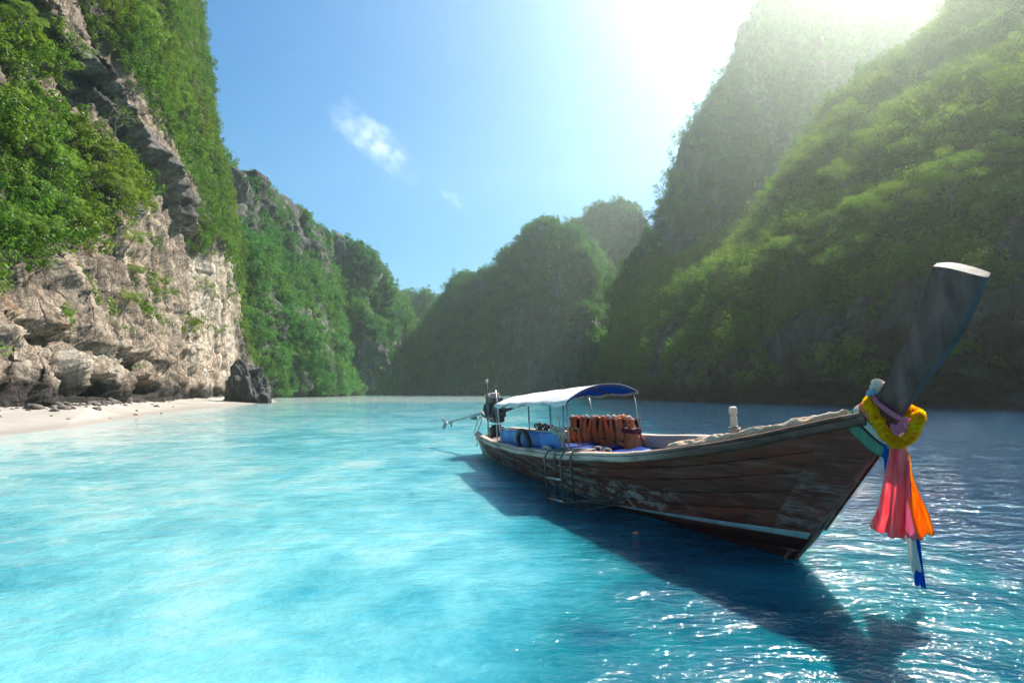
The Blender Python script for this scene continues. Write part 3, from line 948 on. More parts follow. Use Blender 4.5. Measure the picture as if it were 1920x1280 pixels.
# ------------------------------------------------------------------ water
def water_material():
    t = NT('sea_water')
    q = t.attr('depth')  # seabed depth plus boat shade and cliff reflection painted as colour
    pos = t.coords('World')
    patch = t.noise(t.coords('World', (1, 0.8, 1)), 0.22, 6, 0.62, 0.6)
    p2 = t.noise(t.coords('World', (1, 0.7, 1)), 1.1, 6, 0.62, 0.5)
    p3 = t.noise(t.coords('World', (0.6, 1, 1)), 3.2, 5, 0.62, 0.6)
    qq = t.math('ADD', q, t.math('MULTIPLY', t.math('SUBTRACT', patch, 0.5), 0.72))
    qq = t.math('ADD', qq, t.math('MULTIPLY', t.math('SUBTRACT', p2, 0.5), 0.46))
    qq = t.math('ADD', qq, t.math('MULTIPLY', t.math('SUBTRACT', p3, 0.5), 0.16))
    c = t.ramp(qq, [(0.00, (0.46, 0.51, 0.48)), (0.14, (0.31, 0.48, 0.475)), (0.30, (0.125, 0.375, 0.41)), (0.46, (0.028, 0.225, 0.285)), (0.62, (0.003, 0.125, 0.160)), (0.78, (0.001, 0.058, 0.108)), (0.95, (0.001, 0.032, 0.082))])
    # ripples: long swell lines, chop and fine wrinkles
    w0 = t.noise(t.coords('World', (0.45, 1, 1)), 0.9, 3, 0.55, 0.25)
    w1 = t.noise(t.coords('World', (0.55, 1, 1)), 2.6, 4, 0.6, 0.3)
    w2 = t.noise(t.coords('World', (0.7, 1, 1)), 12.0, 4, 0.6, 0.2)
    h = t.math('ADD', t.math('MULTIPLY', w0, 0.085), t.math('ADD', t.math('MULTIPLY', w1, 0.070), t.math('MULTIPLY', w2, 0.022)))
    nrm = t.bump(h, 1.0, 1.0)
    t.pbsdf(c, 0.045, nrm, 0.0, **{'IOR': 1.333, 'Subsurface Weight': 0.6, 'Subsurface Radius': (0.15, 0.5, 0.6), 'Subsurface Scale': 3.2})
    return t.m

rr = 0.55 * np.exp(np.linspace(0, 1, 520) * math.log(5000 / 0.55))
a_front = np.radians(np.linspace(-58, 58, 460))
a_back = np.radians(np.linspace(58, 302, 62))[1:-1]
aa = np.concatenate([a_front, a_back])
RR, AA = np.meshgrid(rr, aa, indexing='ij')
WX, WY = RR * np.sin(AA), RR * np.cos(AA)
WP = np.stack([WX, WY, np.zeros_like(WX)], -1)
fade = sstep(70, 8, RR)
w_a = fbm(np.stack([WX * 0.8, WY * 1.5, WX * 0], -1) / 1.3, 3, 201)
w_b = fbm(np.stack([WX * 0.9, WY * 1.6, WX * 0 + 3], -1) / 0.42, 3, 202)
WP[..., 2] = fade * (0.040 * w_a + 0.013 * w_b)
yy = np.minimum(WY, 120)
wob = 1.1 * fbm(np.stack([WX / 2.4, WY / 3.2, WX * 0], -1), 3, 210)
dep = 0.31 + 0.33 * sstep(-1.1, 0.7 + 0.05 * yy, WX - 0.045 * yy + wob) + 0.30 * sstep(0, 1, (WX - (2.9 + 0.055 * yy) + wob) / (1.6 + 0.05 * yy))  # first step paints the boat's shade, second the dark cliff's reflection over deep water
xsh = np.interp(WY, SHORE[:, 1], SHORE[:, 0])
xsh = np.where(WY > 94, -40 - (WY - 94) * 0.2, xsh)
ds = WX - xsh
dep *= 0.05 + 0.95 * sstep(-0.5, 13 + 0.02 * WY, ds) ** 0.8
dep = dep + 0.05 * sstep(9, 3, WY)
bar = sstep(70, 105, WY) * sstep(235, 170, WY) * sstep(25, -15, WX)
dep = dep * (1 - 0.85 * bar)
me = new_mesh('water', WP.reshape(-1, 3), grid_faces(len(rr), len(aa)))
# close the ring between the last and first direction
at = me.attributes.new('depth', 'FLOAT', 'POINT')  # carries the painted shade and reflection along with the real shallows
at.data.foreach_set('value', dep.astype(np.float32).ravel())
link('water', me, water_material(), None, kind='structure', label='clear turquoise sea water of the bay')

# ------------------------------------------------------------------ air
def haze_box():
    zt = max(float(C['P'][..., 2].max()) for C in CLIFFS.values()) + 6.0
    mb = MB().box((0, 240, (zt - 3.0) / 2), (1800, 1200, zt + 3.0))
    t = NT('haze_air')
    v = t.n('ShaderNodeVolumePrincipled')
    v.inputs['Color'].default_value = (0.84, 0.96, 0.86, 1)
    v.inputs['Density'].default_value = HAZE
    v.inputs['Anisotropy'].default_value = 0.80
    t.l(v.outputs[0], t.out.inputs['Volume'])
    mb.build('haze', t.m, None, False, kind='stuff', label='pale sunlit haze filling the bay')

HAZE = 0.00044
haze_box()

def cloud(px, py, D, size, dens, seed, label):
    c = px2w(px, py, D)
    mb = MB().box((0, 0, 0), (2, 2, 2))
    t = NT('cloud_vapour')
    t.m.cycles.volume_step_rate = 0.4
    tc = t.n('ShaderNodeTexCoord').outputs['Object']
    ln = t.n('ShaderNodeVectorMath', operation='LENGTH')
    warp = t.n('ShaderNodeVectorMath', operation='ADD')
    nz = t.n('ShaderNodeTexNoise')
    nz.inputs['Scale'].default_value = 1.7
    nz.inputs['Detail'].default_value = 3
    t.l(tc, nz.inputs['Vector'])
    sub = t.n('ShaderNodeVectorMath', operation='SUBTRACT')
    t.l(nz.outputs['Color'], sub.inputs[0])
    sub.inputs[1].default_value = (0.5, 0.5, 0.5)
    scl = t.n('ShaderNodeVectorMath', operation='SCALE')
    t.l(sub.outputs[0], scl.inputs[0])
    scl.inputs['Scale'].default_value = 1.9
    t.l(tc, warp.inputs[0])
    t.l(scl.outputs[0], warp.inputs[1])
    t.l(warp.outputs[0], ln.inputs[0])
    n2 = t.n('ShaderNodeTexNoise')
    n2.inputs['Scale'].default_value = 2.0
    n2.inputs['Detail'].default_value = 5
    n2.inputs['Roughness'].default_value = 0.62
    mp = t.n('ShaderNodeMapping')
    mp.inputs['Location'].default_value = (seed, seed * 2, 0)
    mp.inputs['Scale'].default_value = (size[0] / 105.0, size[1] / 105.0, size[2] / 105.0)
    t.l(tc, mp.inputs[0])
    t.l(mp.outputs[0], n2.inputs['Vector'])
    fall = t.mrange(ln.outputs['Value'], 0.95, 0.0)
    d = t.math('MULTIPLY', fall, t.ramp(n2.outputs['Fac'], [(0.44, 0.0), (0.66, 1.0)]))
    v = t.n('ShaderNodeVolumePrincipled')
    v.inputs['Color'].default_value = (1, 1, 1, 1)
    v.inputs['Anisotropy'].default_value = 0.35
    t.l(t.math('MULTIPLY', d, dens), v.inputs['Density'])
    t.l(v.outputs[0], t.out.inputs['Volume'])
    o = mb.build('cloud', t.m, None, False, label=label, category='cloud')
    o.location = tuple(c)
    o.rotation_euler = (0, math.radians(38), 0)
    o.scale = size
    return o

cloud(700, 262, 2000, (225, 130, 82), 0.008, 3.0, 'wispy white cloud slanting across the blue sky')
cloud(850, 372, 2200, (90, 60, 32), 0.006, 8.0, 'tiny faint white cloud low in the sky')

# ------------------------------------------------------------------ the long-tailed boat: frame of reference
# local axes: x = along the keel from stern to bow, y = to port, z = up the mast (the boat heels 6 degrees towards the camera)
BO = np.array([-0.39, 14.02, 0.0])
BH = np.array([0.314, -0.949, 0.0]); BH /= np.linalg.norm(BH)
Bn = np.array([BH[1], -BH[0], 0.0])
HEEL = math.radians(6)
BN = Bn * math.cos(HEEL) - np.array([0, 0, 1]) * math.sin(HEEL)
BU = np.array([0, 0, 1]) * math.cos(HEEL) + Bn * math.sin(HEEL)
BM = Matrix(((BH[0], -BN[0], BU[0], BO[0]), (BH[1], -BN[1], BU[1], BO[1]), (BH[2], -BN[2], BU[2], BO[2]), (0, 0, 0, 1)))

def L3(s, l, z):                        # l is measured to starboard
    return Vector((s, -l, z))

def pix(px, py, l):
    """boat-local point with lateral offset l that lies on the sight line of a photograph pixel (used to take measurements)"""
    r = np.array([(px - 960) / F_PX, 1, -(py - HOR) / F_PX])
    d = np.array([0, 0, CAM_H]) - BO
    t = (l - d @ BN) / (r @ BN)
    p = d + t * r
    return L3(p @ BH, l, p @ BU)

def thing(name, label, cat, at=(0, 0, 0), group=None, rot=None):
    """an Empty in the boat's frame at local (s, l, z); its children use the boat's axes"""
    e = bpy.data.objects.new(name, None)
    COL.objects.link(e)
    e.matrix_world = BM @ Matrix.Translation(L3(*at)) @ (rot if rot is not None else Matrix())
    e['label'], e['category'] = label, cat
    if group:
        e['group'] = group
    return e

# ------------------------------------------------------------------ materials of the boat
def hull_material():
    t = NT('weathered_hull_wood')
    uvn = t.n('ShaderNodeTexCoord').outputs['Object']
    def crd(sc3):
        mp = t.n('ShaderNodeMapping')
        mp.inputs['Scale'].default_value = sc3
        t.l(uvn, mp.inputs[0])
        return mp.outputs[0]
    grain = t.noise(crd((0.8, 1, 16)), 2.2, 6, 0.65, 0.3)
    blot = t.noise(crd((1, 1, 1.6)), 2.4, 6, 0.62, 0.4)
    scuff = t.noise(crd((0.7, 1, 3.4)), 3.6, 8, 0.72, 0.7)
    tone = t.attr('tone')
    c = t.ramp(grain, [(0.30, (0.050, 0.013, 0.009)), (0.5, (0.175, 0.045, 0.029)), (0.72, (0.32, 0.095, 0.060))])
    c = t.mix(t.ramp(blot, [(0.42, 0.0), (0.66, 0.8)]), c, (0.31, 0.060, 0.036))
    c = t.mix(t.math('MULTIPLY', t.ramp(tone, [(0, 0), (1, 1)]), 0.45), c, (0.070, 0.038, 0.030))
    # grey bloom of old paint and salt, strongest amidships
    grey = t.attr('grey')
    sc1 = t.math('MULTIPLY', t.ramp(scuff, [(0.47, 0.0), (0.62, 1.0)]), grey)
    c = t.mix(sc1, c, t.ramp(grain, [(0.35, (0.20, 0.15, 0.13)), (0.65, (0.42, 0.34, 0.30))]))
    pale = t.attr('pale')
    sc2 = t.math('MULTIPLY', t.ramp(t.noise(crd((1.3, 1, 2.0)), 4.4, 8, 0.75, 0.5), [(0.50, 0.0), (0.57, 1.0)]), pale)
    c = t.mix(sc2, c, (0.50, 0.42, 0.37))
    c = t.mix(t.attr('under'), c, (0.040, 0.013, 0.011))
    c = t.mix(t.attr('cream'), c, t.ramp(blot, [(0.4, (0.62, 0.58, 0.50)), (0.6, (0.40, 0.36, 0.30))]))
    h = t.math('ADD', t.math('MULTIPLY', grain, 0.6), t.math('MULTIPLY', scuff, 0.7))
    t.pbsdf(c, 0.62, t.bump(h, 0.55, 0.012), 0.0, **{'Specular IOR Level': 0.18})
    return t.m

HULL = hull_material()
def rail_material():
    t = NT('rail_wood')
    v = t.coords('Object', (0.35, 3, 3))
    n = t.noise(v, 4, 6, 0.62)
    bare = t.ramp(n, [(0.36, (0.30, 0.19, 0.145)), (0.5, (0.60, 0.42, 0.33)), (0.66, (0.70, 0.52, 0.42))])
    brown = t.ramp(n, [(0.36, (0.075, 0.034, 0.024)), (0.6, (0.19, 0.095, 0.068)), (0.72, (0.36, 0.22, 0.17))])
    sep = t.n('ShaderNodeSeparateXYZ')
    t.l(t.coords('Object'), sep.inputs[0])
    x = t.math('ADD', sep.outputs[0], t.math('MULTIPLY', t.math('SUBTRACT', n, 0.5), 2.0))
    c = t.mix(t.mrange(x, 7.6, 8.9), bare, brown)           # oiled at the bow, worn bare amidships
    t.pbsdf(c, 0.75, t.bump(n, 0.5, 0.008), 0.0, **{'Specular IOR Level': 0.3})
    return t.m

RAIL = rail_material()
DECK = simple('deck_wood', (0.24, 0.19, 0.15), (0.12, 0.09, 0.07), 4, 0.8, 0.5, stretch=(0.4, 4, 4), bdist=0.006)
WASH = simple('board_pale_grey', (0.52, 0.50, 0.47), (0.33, 0.31, 0.29), 3, 0.75, 0.4, stretch=(0.3, 3, 3), bdist=0.005)
PROW = simple('prow_wood_dark', (0.25, 0.125, 0.102), (0.10, 0.050, 0.043), 3.0, 0.8, 0.8, stretch=(3.0, 1, 0.9), detail=8, bdist=0.006, **{'Specular IOR Level': 0.2})
PROW_EDGE = simple('prow_edge_blue', (0.13, 0.105, 0.11), (0.07, 0.055, 0.055), 7, 0.8, 0.3)
PROW_TOP = simple('prow_bare_edge', (0.20, 0.15, 0.115), (0.11, 0.08, 0.06), 12, 0.75, 0.6, bdist=0.006)
STRIPE = simple('stripe_paint', (0.42, 0.52, 0.52), (0.22, 0.31, 0.32), 5, 0.55, 0.3)
METAL = simple('pipe_metal', (0.55, 0.54, 0.52), (0.33, 0.31, 0.29), 14, 0.38, 0.2, 0.7)
METAL_DARK = simple('pipe_rusty', (0.20, 0.17, 0.155), (0.09, 0.07, 0.06), 16, 0.55, 0.3, 0.5)
TARP = simple('tarp_blue', (0.006, 0.16, 0.52), (0.006, 0.10, 0.36), 3, 0.42, 0.35, bdist=0.02)
NAVY = simple('cloth_navy', (0.010, 0.018, 0.085), (0.006, 0.010, 0.045), 5, 0.8, 0.4)
VINYL = simple('vinyl_blue', (0.010, 0.045, 0.30), (0.008, 0.03, 0.20), 5, 0.28, 0.25, bdist=0.006)
ORANGE = simple('nylon_orange', (0.86, 0.19, 0.055), (0.66, 0.12, 0.04), 7, 0.75, 0.4)
ORANGE_PALE = simple('nylon_orange_faded', (0.90, 0.30, 0.13), (0.75, 0.20, 0.085), 9, 0.75, 0.4)
MAROON = simple('nylon_maroon', (0.20, 0.025, 0.035), (0.13, 0.018, 0.024), 7, 0.75, 0.3)
TAPE = simple('tape_greygreen', (0.13, 0.16, 0.11), (0.07, 0.085, 0.06), 9, 0.6, 0.2)
TAPE_WHITE = simple('tape_pale', (0.62, 0.52, 0.47), (0.45, 0.34, 0.30), 9, 0.6, 0.2)
ROPE_M = simple('rope_pale', (0.52, 0.46, 0.36), (0.30, 0.25, 0.19), 40, 0.9, 0.8, bdist=0.004)
RUBBER = simple('rubber_black', (0.035, 0.032, 0.036), (0.016, 0.015, 0.018), 9, 0.6, 0.3)
ENGINE = simple('engine_paint_dark', (0.022, 0.028, 0.055), (0.045, 0.040, 0.045), 10, 0.42, 0.4, 0.3)
CLOTH_TAN = simple('cloth_tan', (0.62, 0.46, 0.31), (0.47, 0.30, 0.18), 6, 0.9, 0.5)
WHITE_WOOD = simple('post_white', (0.78, 0.70, 0.56), (0.60, 0.48, 0.34), 8, 0.6, 0.3)

def silk(name, c1, c2, trans):
    t = NT(name)
    n = t.noise(t.coords('Object', (5, 5, 0.5)), 5, 4, 0.6)
    c = t.ramp(n, [(0.35, c1), (0.65, c2)])
    d, tr, ad = t.n('ShaderNodeBsdfDiffuse'), t.n('ShaderNodeBsdfTranslucent'), t.n('ShaderNodeMixShader')
    t.l(c, d.inputs[0])
    t.l(c, tr.inputs[0])
    ad.inputs[0].default_value = trans
    t.l(d.outputs[0], ad.inputs[1])
    t.l(tr.outputs[0], ad.inputs[2])
    t.l(ad.outputs[0], t.out.inputs['Surface'])
    return t.m

CANVAS = silk('canvas_white', (0.84, 0.83, 0.81), (0.70, 0.68, 0.64), 0.12)
CANVAS_BLUE = silk('canvas_blue', (0.015, 0.20, 0.85), (0.012, 0.15, 0.72), 0.45)
PINK = silk('silk_pink', (0.95, 0.11, 0.18), (0.96, 0.42, 0.40), 0.62)
ROSE = silk('silk_rose', (0.86, 0.36, 0.48), (0.80, 0.28, 0.40), 0.6)
ORANGE_SILK = silk('silk_orange', (0.98, 0.24, 0.012), (0.97, 0.48, 0.03), 0.62)
GREEN_SILK = silk('silk_green', (0.16, 0.32, 0.22), (0.10, 0.22, 0.15), 0.15)
WHITE_SILK = silk('silk_white', (0.78, 0.74, 0.66), (0.62, 0.57, 0.50), 0.3)
BLUE_SILK = silk('silk_blue', (0.012, 0.10, 0.52), (0.010, 0.07, 0.40), 0.3)
CORAL_SILK = silk('silk_coral', (0.85, 0.30, 0.18), (0.78, 0.22, 0.14), 0.35)
def marigold():
    t = NT('marigold')
    c = t.mix(t.n('ShaderNodeObjectInfo').outputs['Random'], (0.99, 0.70, 0.012), (0.98, 0.40, 0.008))
    d, tr, ad = t.n('ShaderNodeBsdfDiffuse'), t.n('ShaderNodeBsdfTranslucent'), t.n('ShaderNodeMixShader')
    t.l(c, d.inputs[0])
    t.l(c, tr.inputs[0])
    ad.inputs[0].default_value = 0.35
    t.l(d.outputs[0], ad.inputs[1])
    t.l(tr.outputs[0], ad.inputs[2])
    t.l(ad.outputs[0], t.out.inputs['Surface'])
    return t.m

MARIGOLD = marigold()

# ------------------------------------------------------------------ hull shape
_ws = np.array([[0, .45], [1, .62], [2, .75], [3, .84], [4.5, .92], [6, .93], [7, .86], [8, .70], [9, .46], [9.6, .28], [10.1, .115], [10.42, .05]])
_zs = np.array([[0, .482], [2, .507], [3.3, .54], [4.55, .588], [5.93, .662], [6.9, .733], [7.65, .79], [8.3, .868], [8.98, .981], [9.5, 1.10], [9.92, 1.205], [10.42, 1.30]])
_wl = np.array([[0, .33], [1.5, .43], [3, .455], [4.7, .465], [6.2, .43], [7.1, .36], [8.2, .215], [9, .095], [9.387, .035]])
_st = np.array([[-.45, 9.02], [0, 9.387], [.243, 9.614], [1.09, 10.285], [1.49, 10.587]])

def smooth_interp(x, tab):
    x = np.asarray(x, float)
    o = 0
    for dx in (-0.24, -0.12, 0, 0.12, 0.24):
        o = o + np.interp(x + dx, tab[:, 0], tab[:, 1])
    o = o / 5
    e = np.minimum(1, np.minimum(np.abs(x - tab[0, 0]), np.abs(x - tab[-1, 0])) / 0.3)
    return o * e + np.interp(x, tab[:, 0], tab[:, 1]) * (1 - e)

def WR(s): return smooth_interp(s, _ws)
def ZR(s): return smooth_interp(s, _zs)
def SS(z): return np.interp(z, _st[:, 0], _st[:, 1])
S_END = 10.42

def hull_pt(u, v, off=0.0):
    """u 0..1 stern to stem, v 0 (keel) .. 1 (under the rail); returns s, l (starboard half), z arrays"""
    u, v = np.broadcast_arrays(np.asarray(u, float), np.asarray(v, float))
    zr = ZR(u * S_END)
    zk = -0.42
    z = zk + v * (zr - zk)
    s = u * SS(z)
    wr = WR(u * S_END)
    wl_ = smooth_interp(u * 9.387, _wl)
    vw = -zk / (zr - zk)
    t = np.clip((v - vw) / (1 - vw), 0, 1)
    w = np.where(v > vw, wl_ + (wr - wl_) * t ** 0.85, wl_ * np.clip(v / vw, 0, 1) ** 0.55)
    return s, w + off, z

def stripe_z(s):
    return np.interp(s, [3.0, 6.2, 9.63], [-0.11, 0.045, 0.245])

boat = thing('longtail_boat', 'weathered dark brown wooden boat with a tall upswept prow and white canopy', 'boat')

NU = 90
V_EDGES = [0.0, 0.18, 0.31, 0.43, 0.545, 0.66, 0.775, 0.89, 1.0]
def plank(v0, v1, side, k):
    u = np.linspace(0, 0.9985, NU)[:, None]
    q = np.array([v0, v0 + 0.004, v0 + 0.012, (v0 + v1) / 2, v1 - 0.012, v1 - 0.004, v1])
    offs = np.array([-0.014, -0.003, 0.003, 0.002, 0.000, -0.003, -0.014])
    s, l, z = hull_pt(u, q[None, :], offs[None, :])
    wav = 0.006 * fbm(np.stack([s * 1.4, z * 6 + k * 7, s * 0 + side], -1), 3, 300)
    l = np.maximum(l + wav, 0.012)
    ss, li, zi = hull_pt(u, np.array([[v0 + 0.004, v1 - 0.004]]), -0.045)
    li = np.maximum(li, 0.006)
    P = np.stack([np.concatenate([s, ss[:, ::-1]], 1), -side * np.concatenate([l, li[:, ::-1]], 1), np.concatenate([z, zi[:, ::-1]], 1)], -1)
    nv = P.shape[1]
    f = []
    for i in range(NU - 1):
        for j in range(nv):
            j2 = (j + 1) % nv
            f.append((i * nv + j, (i + 1) * nv + j, (i + 1) * nv + j2, i * nv + j2))
    f.append(tuple(range(nv)))
    f.append(tuple((NU - 1) * nv + j for j in range(nv))[::-1])
    if side < 0:
        f = [x[::-1] for x in f]
    me = new_mesh('plank', P.reshape(-1, 3), f)
    me.set_sharp_from_angle(angle=math.radians(40))
    fl = P.reshape(-1, 3)
    s_, z_ = fl[:, 0], fl[:, 2]
    zr = ZR(s_)
    A = {
        'tone': np.full(len(fl), random.uniform(0, 1)),
        'grey': 0.95 * sstep(7.4, 6.2, s_) * sstep(0.3, 1.5, s_) + 0.16 + 0.55 * sstep(9.5, 9.75, s_) * sstep(0.9, 0.6, z_),
        'pale': sstep(0.26, 0.10, np.abs(z_ - stripe_z(s_) - 0.10 - 0.03 * (s_ - 5))) * sstep(3.0, 5.2, s_) * sstep(8.6, 7.2, s_) + 0.35 * sstep(3.5, 1.5, s_) * sstep(0.35, 0.1, z_),
        'under': sstep(0.008, -0.008, z_ - stripe_z(s_)) * sstep(4.6, 6.0, s_),
        'cream': sstep(1.35, 1.15, s_ + 2.0 * (z_ - 0.05)) * sstep(0.40, 0.33, z_),
    }
    for nm, arr in A.items():
        at = me.attributes.new(nm, 'FLOAT', 'POINT')
        at.data.foreach_set('value', arr.astype(np.float32))
    return link('plank', me, HULL, boat)

for side in (1, -1):
    for k in range(len(V_EDGES) - 1):
        plank(V_EDGES[k], V_EDGES[k + 1], side, k)

# inner lining keeps the seams dark and the bilge closed
u = np.linspace(0, 0.985, 60)[:, None]
for side in (1, -1):
    s, l, z = hull_pt(u, np.linspace(0, 0.985, 12)[None], -0.034)
    l = np.maximum(l, 0.0)
    MB().sheet(np.stack([s, -side * l, z], -1)).build('lining', DECK, boat)

# waterline stripe, a thin raised coat of paint
u = np.linspace(0.60, 0.985, 70)[:, None]
def stripe(side):
    rows = []
    for k in range(5):
        uu = np.linspace(0.62, 0.996, 80)
        s = uu * 9.7
        for _ in range(6):
            w = np.interp(s, [6.0, 9.63], [0.008, 0.062])
            z = stripe_z(s) + w * (k / 4.0)
            s = uu * SS(z)
        zr = ZR(uu * S_END)
        v = (z + 0.42) / (zr + 0.42)
        a, b, c = hull_pt(uu, v, 0.0075)
        rows.append(np.stack([a, -side * np.maximum(b, 0.02), c], -1))
    return np.stack(rows, 1)
for side in (1, -1):
    MB().thick(stripe(side), 0.004).build('waterline_stripe', STRIPE, boat)

# smooth stem plates covering the plank ends at the bow
for side in (1, -1):
    uu = np.linspace(0.958, 1.0, 8)[:, None]
    a, b, c = hull_pt(uu, np.linspace(0.43, 0.97, 26)[None], 0.010)
    edge = 0.09 * fbm(np.stack([a * 0, c * 5, a * 0], -1), 3, 320)
    P = np.stack([a + edge * np.clip((0.985 - uu) / 0.027, 0, 1), -side * np.maximum(b, 0.062), c], -1)
    me_b = MB().thick(P, 0.008)
    o = me_b.build('stem_plate', HULL, boat, auto=40)
    nvv = len(o.data.vertices)
    co = np.array([v.co[:] for v in o.data.vertices])
    for nm, arr in {'tone': np.full(nvv, 0.75), 'grey': 0.1 + 0.55 * sstep(0.95, 0.6, co[:, 2]), 'pale': np.zeros(nvv), 'under': np.zeros(nvv), 'cream': np.zeros(nvv)}.items():
        at = o.data.attributes.new(nm, 'FLOAT', 'POINT')
        at.data.foreach_set('value', np.asarray(arr, np.float32))

# prow: one thick upswept board rising out of the stem
fr = [(9.02, -0.45), (9.387, 0.0), (9.614, 0.243), (9.95, 0.67), (10.285, 1.09), (10.44, 1.29), (10.587, 1.49), (10.745, 1.67), (10.887, 1.84), (11.0, 2.03), (11.085, 2.215)]
bkp = [(8.7, -0.45), (9.0, 0.0), (9.25, 0.25), (9.6, 0.67), (9.9, 1.08), (10.12, 1.31), (10.31, 1.475), (10.40, 1.61), (10.485, 1.75), (10.63, 2.0), (10.735, 2.24), (10.775, 2.365)]
def dense(line, n):
    a = np.array(line, float)
    d = np.concatenate([[0], np.cumsum(np.linalg.norm(np.diff(a, axis=0), axis=1))])
    t = np.linspace(0, d[-1], n)
    R = np.stack([np.interp(t, d, a[:, 0]), np.interp(t, d, a[:, 1])], 1)
    Rs = R.copy()
    for _ in range(6):
        Rs[1:-1] = (Rs[:-2] + 2 * Rs[1:-1] + Rs[2:]) / 4
    return Rs
NF = 60
Fp, Bp = dense(fr, NF), dense(bkp, NF)
cr = np.array([0, .075, .2, .4, .6, .75, .87, .955, 1.0])                              # across the board, back to front
th = np.array([0.016, 0.054, 0.060, 0.060, 0.058, 0.052, 0.042, 0.030, 0.010])
rowsA, rowsB = [], []
for i in range(NF):
    p = Bp[i] + (Fp[i] - Bp[i]) * cr[:, None]
    wob = 0.004 * perlin(np.stack([np.full(9, i * 0.35), cr * 2, cr * 0], -1), 5)
    rowsA.append(np.stack([p[:, 0], -(th + wob), p[:, 1]], -1))
    rowsB.append(np.stack([p[:, 0], (th + wob), p[:, 1]], -1))
A_, B_ = np.array(rowsA), np.array(rowsB)
# round the upper back corner of the top
for R_ in (A_, B_):
    for j in range(9):
        top = -0.022 * (1 - cr[j]) ** 6 + 0.006 * math.sin(math.pi * min(1, cr[j] * 1.1)) 
        R_[-1, j, 2] += top
        R_[-2, j, 2] += top * 0.7
A_[-1, :, 2] -= 0.012
B_[-1, :, 2] += 0.010
mbp = MB()
n9 = 9
vv = np.concatenate([A_.reshape(-1, 3), B_.reshape(-1, 3)])
fs = grid_faces(NF, n9).tolist()
o_ = NF * n9
faces = fs + [[i + o_ for i in f][::-1] for f in fs]
for i in range(NF - 1):
    faces.append([i * n9, (i + 1) * n9, (i + 1) * n9 + o_, i * n9 + o_][::-1])
    a = i * n9 + n9 - 1
    faces.append([a, a + n9, a + n9 + o_, a + o_])
for j in range(n9 - 1):
    a = (NF - 1) * n9 + j
    faces.append([a, a + 1, a + 1 + o_, a + o_][::-1])
mbp.add(vv, faces)
o = mbp.build('prow_board', [PROW, PROW_TOP, PROW_EDGE], boat, auto=35)
mi = np.zeros(len(o.data.polygons), np.int32)
for p in o.data.polygons:
    vs = list(p.vertices)
    cols = {(v % o_) % n9 for v in vs}
    rows_ = {(v % o_) // n9 for v in vs}
    both = len({v // o_ for v in vs}) == 2
    if (both and (cols == {0} or rows_ == {NF - 1})) or (cols == {0, 1} and min(rows_) > 24):
        mi[p.index] = 1
    elif min(cols) >= 7 and min(rows_) > 34:
        mi[p.index] = 2
o.data.polygons.foreach_set('material_index', mi)

# ------------------------------------------------------------------ rails, transom, decks, ribs
def sweep(center, sec, side, name, mat, s0=0.0, s1=10.28, n=110, parent=None):
    """sec: closed outline in (lateral outward, up)"""
    s = np.linspace(s0, s1, n)
    P = []
    for x in s:
        w, z = center(x)
        jl, jz = 0.004 * math.sin(x * 5.1) + 0.003 * math.sin(x * 13.7 + side), 0.004 * math.sin(x * 3.7 + 1)
        P.append([(x, -side * max(w + a + jl, 0.045), z + b + jz) for a, b in sec])
    P = np.array(P)
    nv = P.shape[1]
    f = []
    for i in range(n - 1):
        for j in range(nv):
            j2 = (j + 1) % nv
            f.append((i * nv + j, (i + 1) * nv + j, (i + 1) * nv + j2, i * nv + j2))
    f += [tuple(range(nv)), tuple((n - 1) * nv + j for j in range(nv))[::-1]]
    if side < 0:
        f = [q[::-1] for q in f]
    me = new_mesh(name, P.reshape(-1, 3), f)
    me.set_sharp_from_angle(angle=math.radians(45))
    return link(name, me, mat, parent or boat)

rub = [(-0.045, 0.0), (0.030, 0.0), (0.046, 0.014), (0.048, 0.046), (0.034, 0.062), (-0.045, 0.062)]
capr = [(-0.075, 0.066), (0.010, 0.066), (0.018, 0.074), (0.018, 0.096), (0.008, 0.104), (-0.075, 0.104)]
for side in (1, -1):
    sweep(lambda x: (float(WR(x)), float(ZR(x))), rub, side, 'rub_rail', RAIL)
    sweep(lambda x: (float(WR(x)), float(ZR(x))), capr, side, 'cap_rail', RAIL)
sweep(lambda x: (float(WR(x)) - 0.15, float(ZR(x)) - 0.075), [(-0.010, 0), (0.012, 0), (0.012, 0.185), (-0.010, 0.185)], -1, 'washboard', WASH, 5.2, 9.4, 60)

tv = np.linspace(0.0, 1.0, 10)
s, l, z = hull_pt(np.zeros(10), tv, -0.004)
P = np.stack([np.stack([s - 0.0, np.linspace(-1, 1, 9)[k] * l, z], -1) for k in range(9)], 0)
MB().thick(P, 0.05).build('transom', WASH, boat)
for k in range(7):                                     # stern deck boards
    y = -0.42 + k * 0.14
    MB().box((0.62, y, 0.43), (1.15, 0.13, 0.03), bevel=0.005).build('deck_board', DECK, boat, False)
for k in range(7):                                     # floor boards amidships
    y = -0.48 + k * 0.16
    MB().box((4.2, y, 0.10 + 0.012 * (k % 2)), (5.4, 0.148, 0.028), bevel=0.004).build('floor_board', DECK, boat, False)
for k in range(6):                                     # foredeck boards follow the sheer
    sx = np.linspace(8.75, 10.08, 14)
    w0, w1 = -1 + k / 3.0, -1 + (k + 1) / 3.0 - 0.03
    P = np.array([[(x, (WR(x) - 0.04) * t, ZR(x) + 0.045) for t in np.linspace(w0, w1, 4)] for x in sx])
    MB().thick(P, 0.025).build('deck_board', DECK, boat, False)
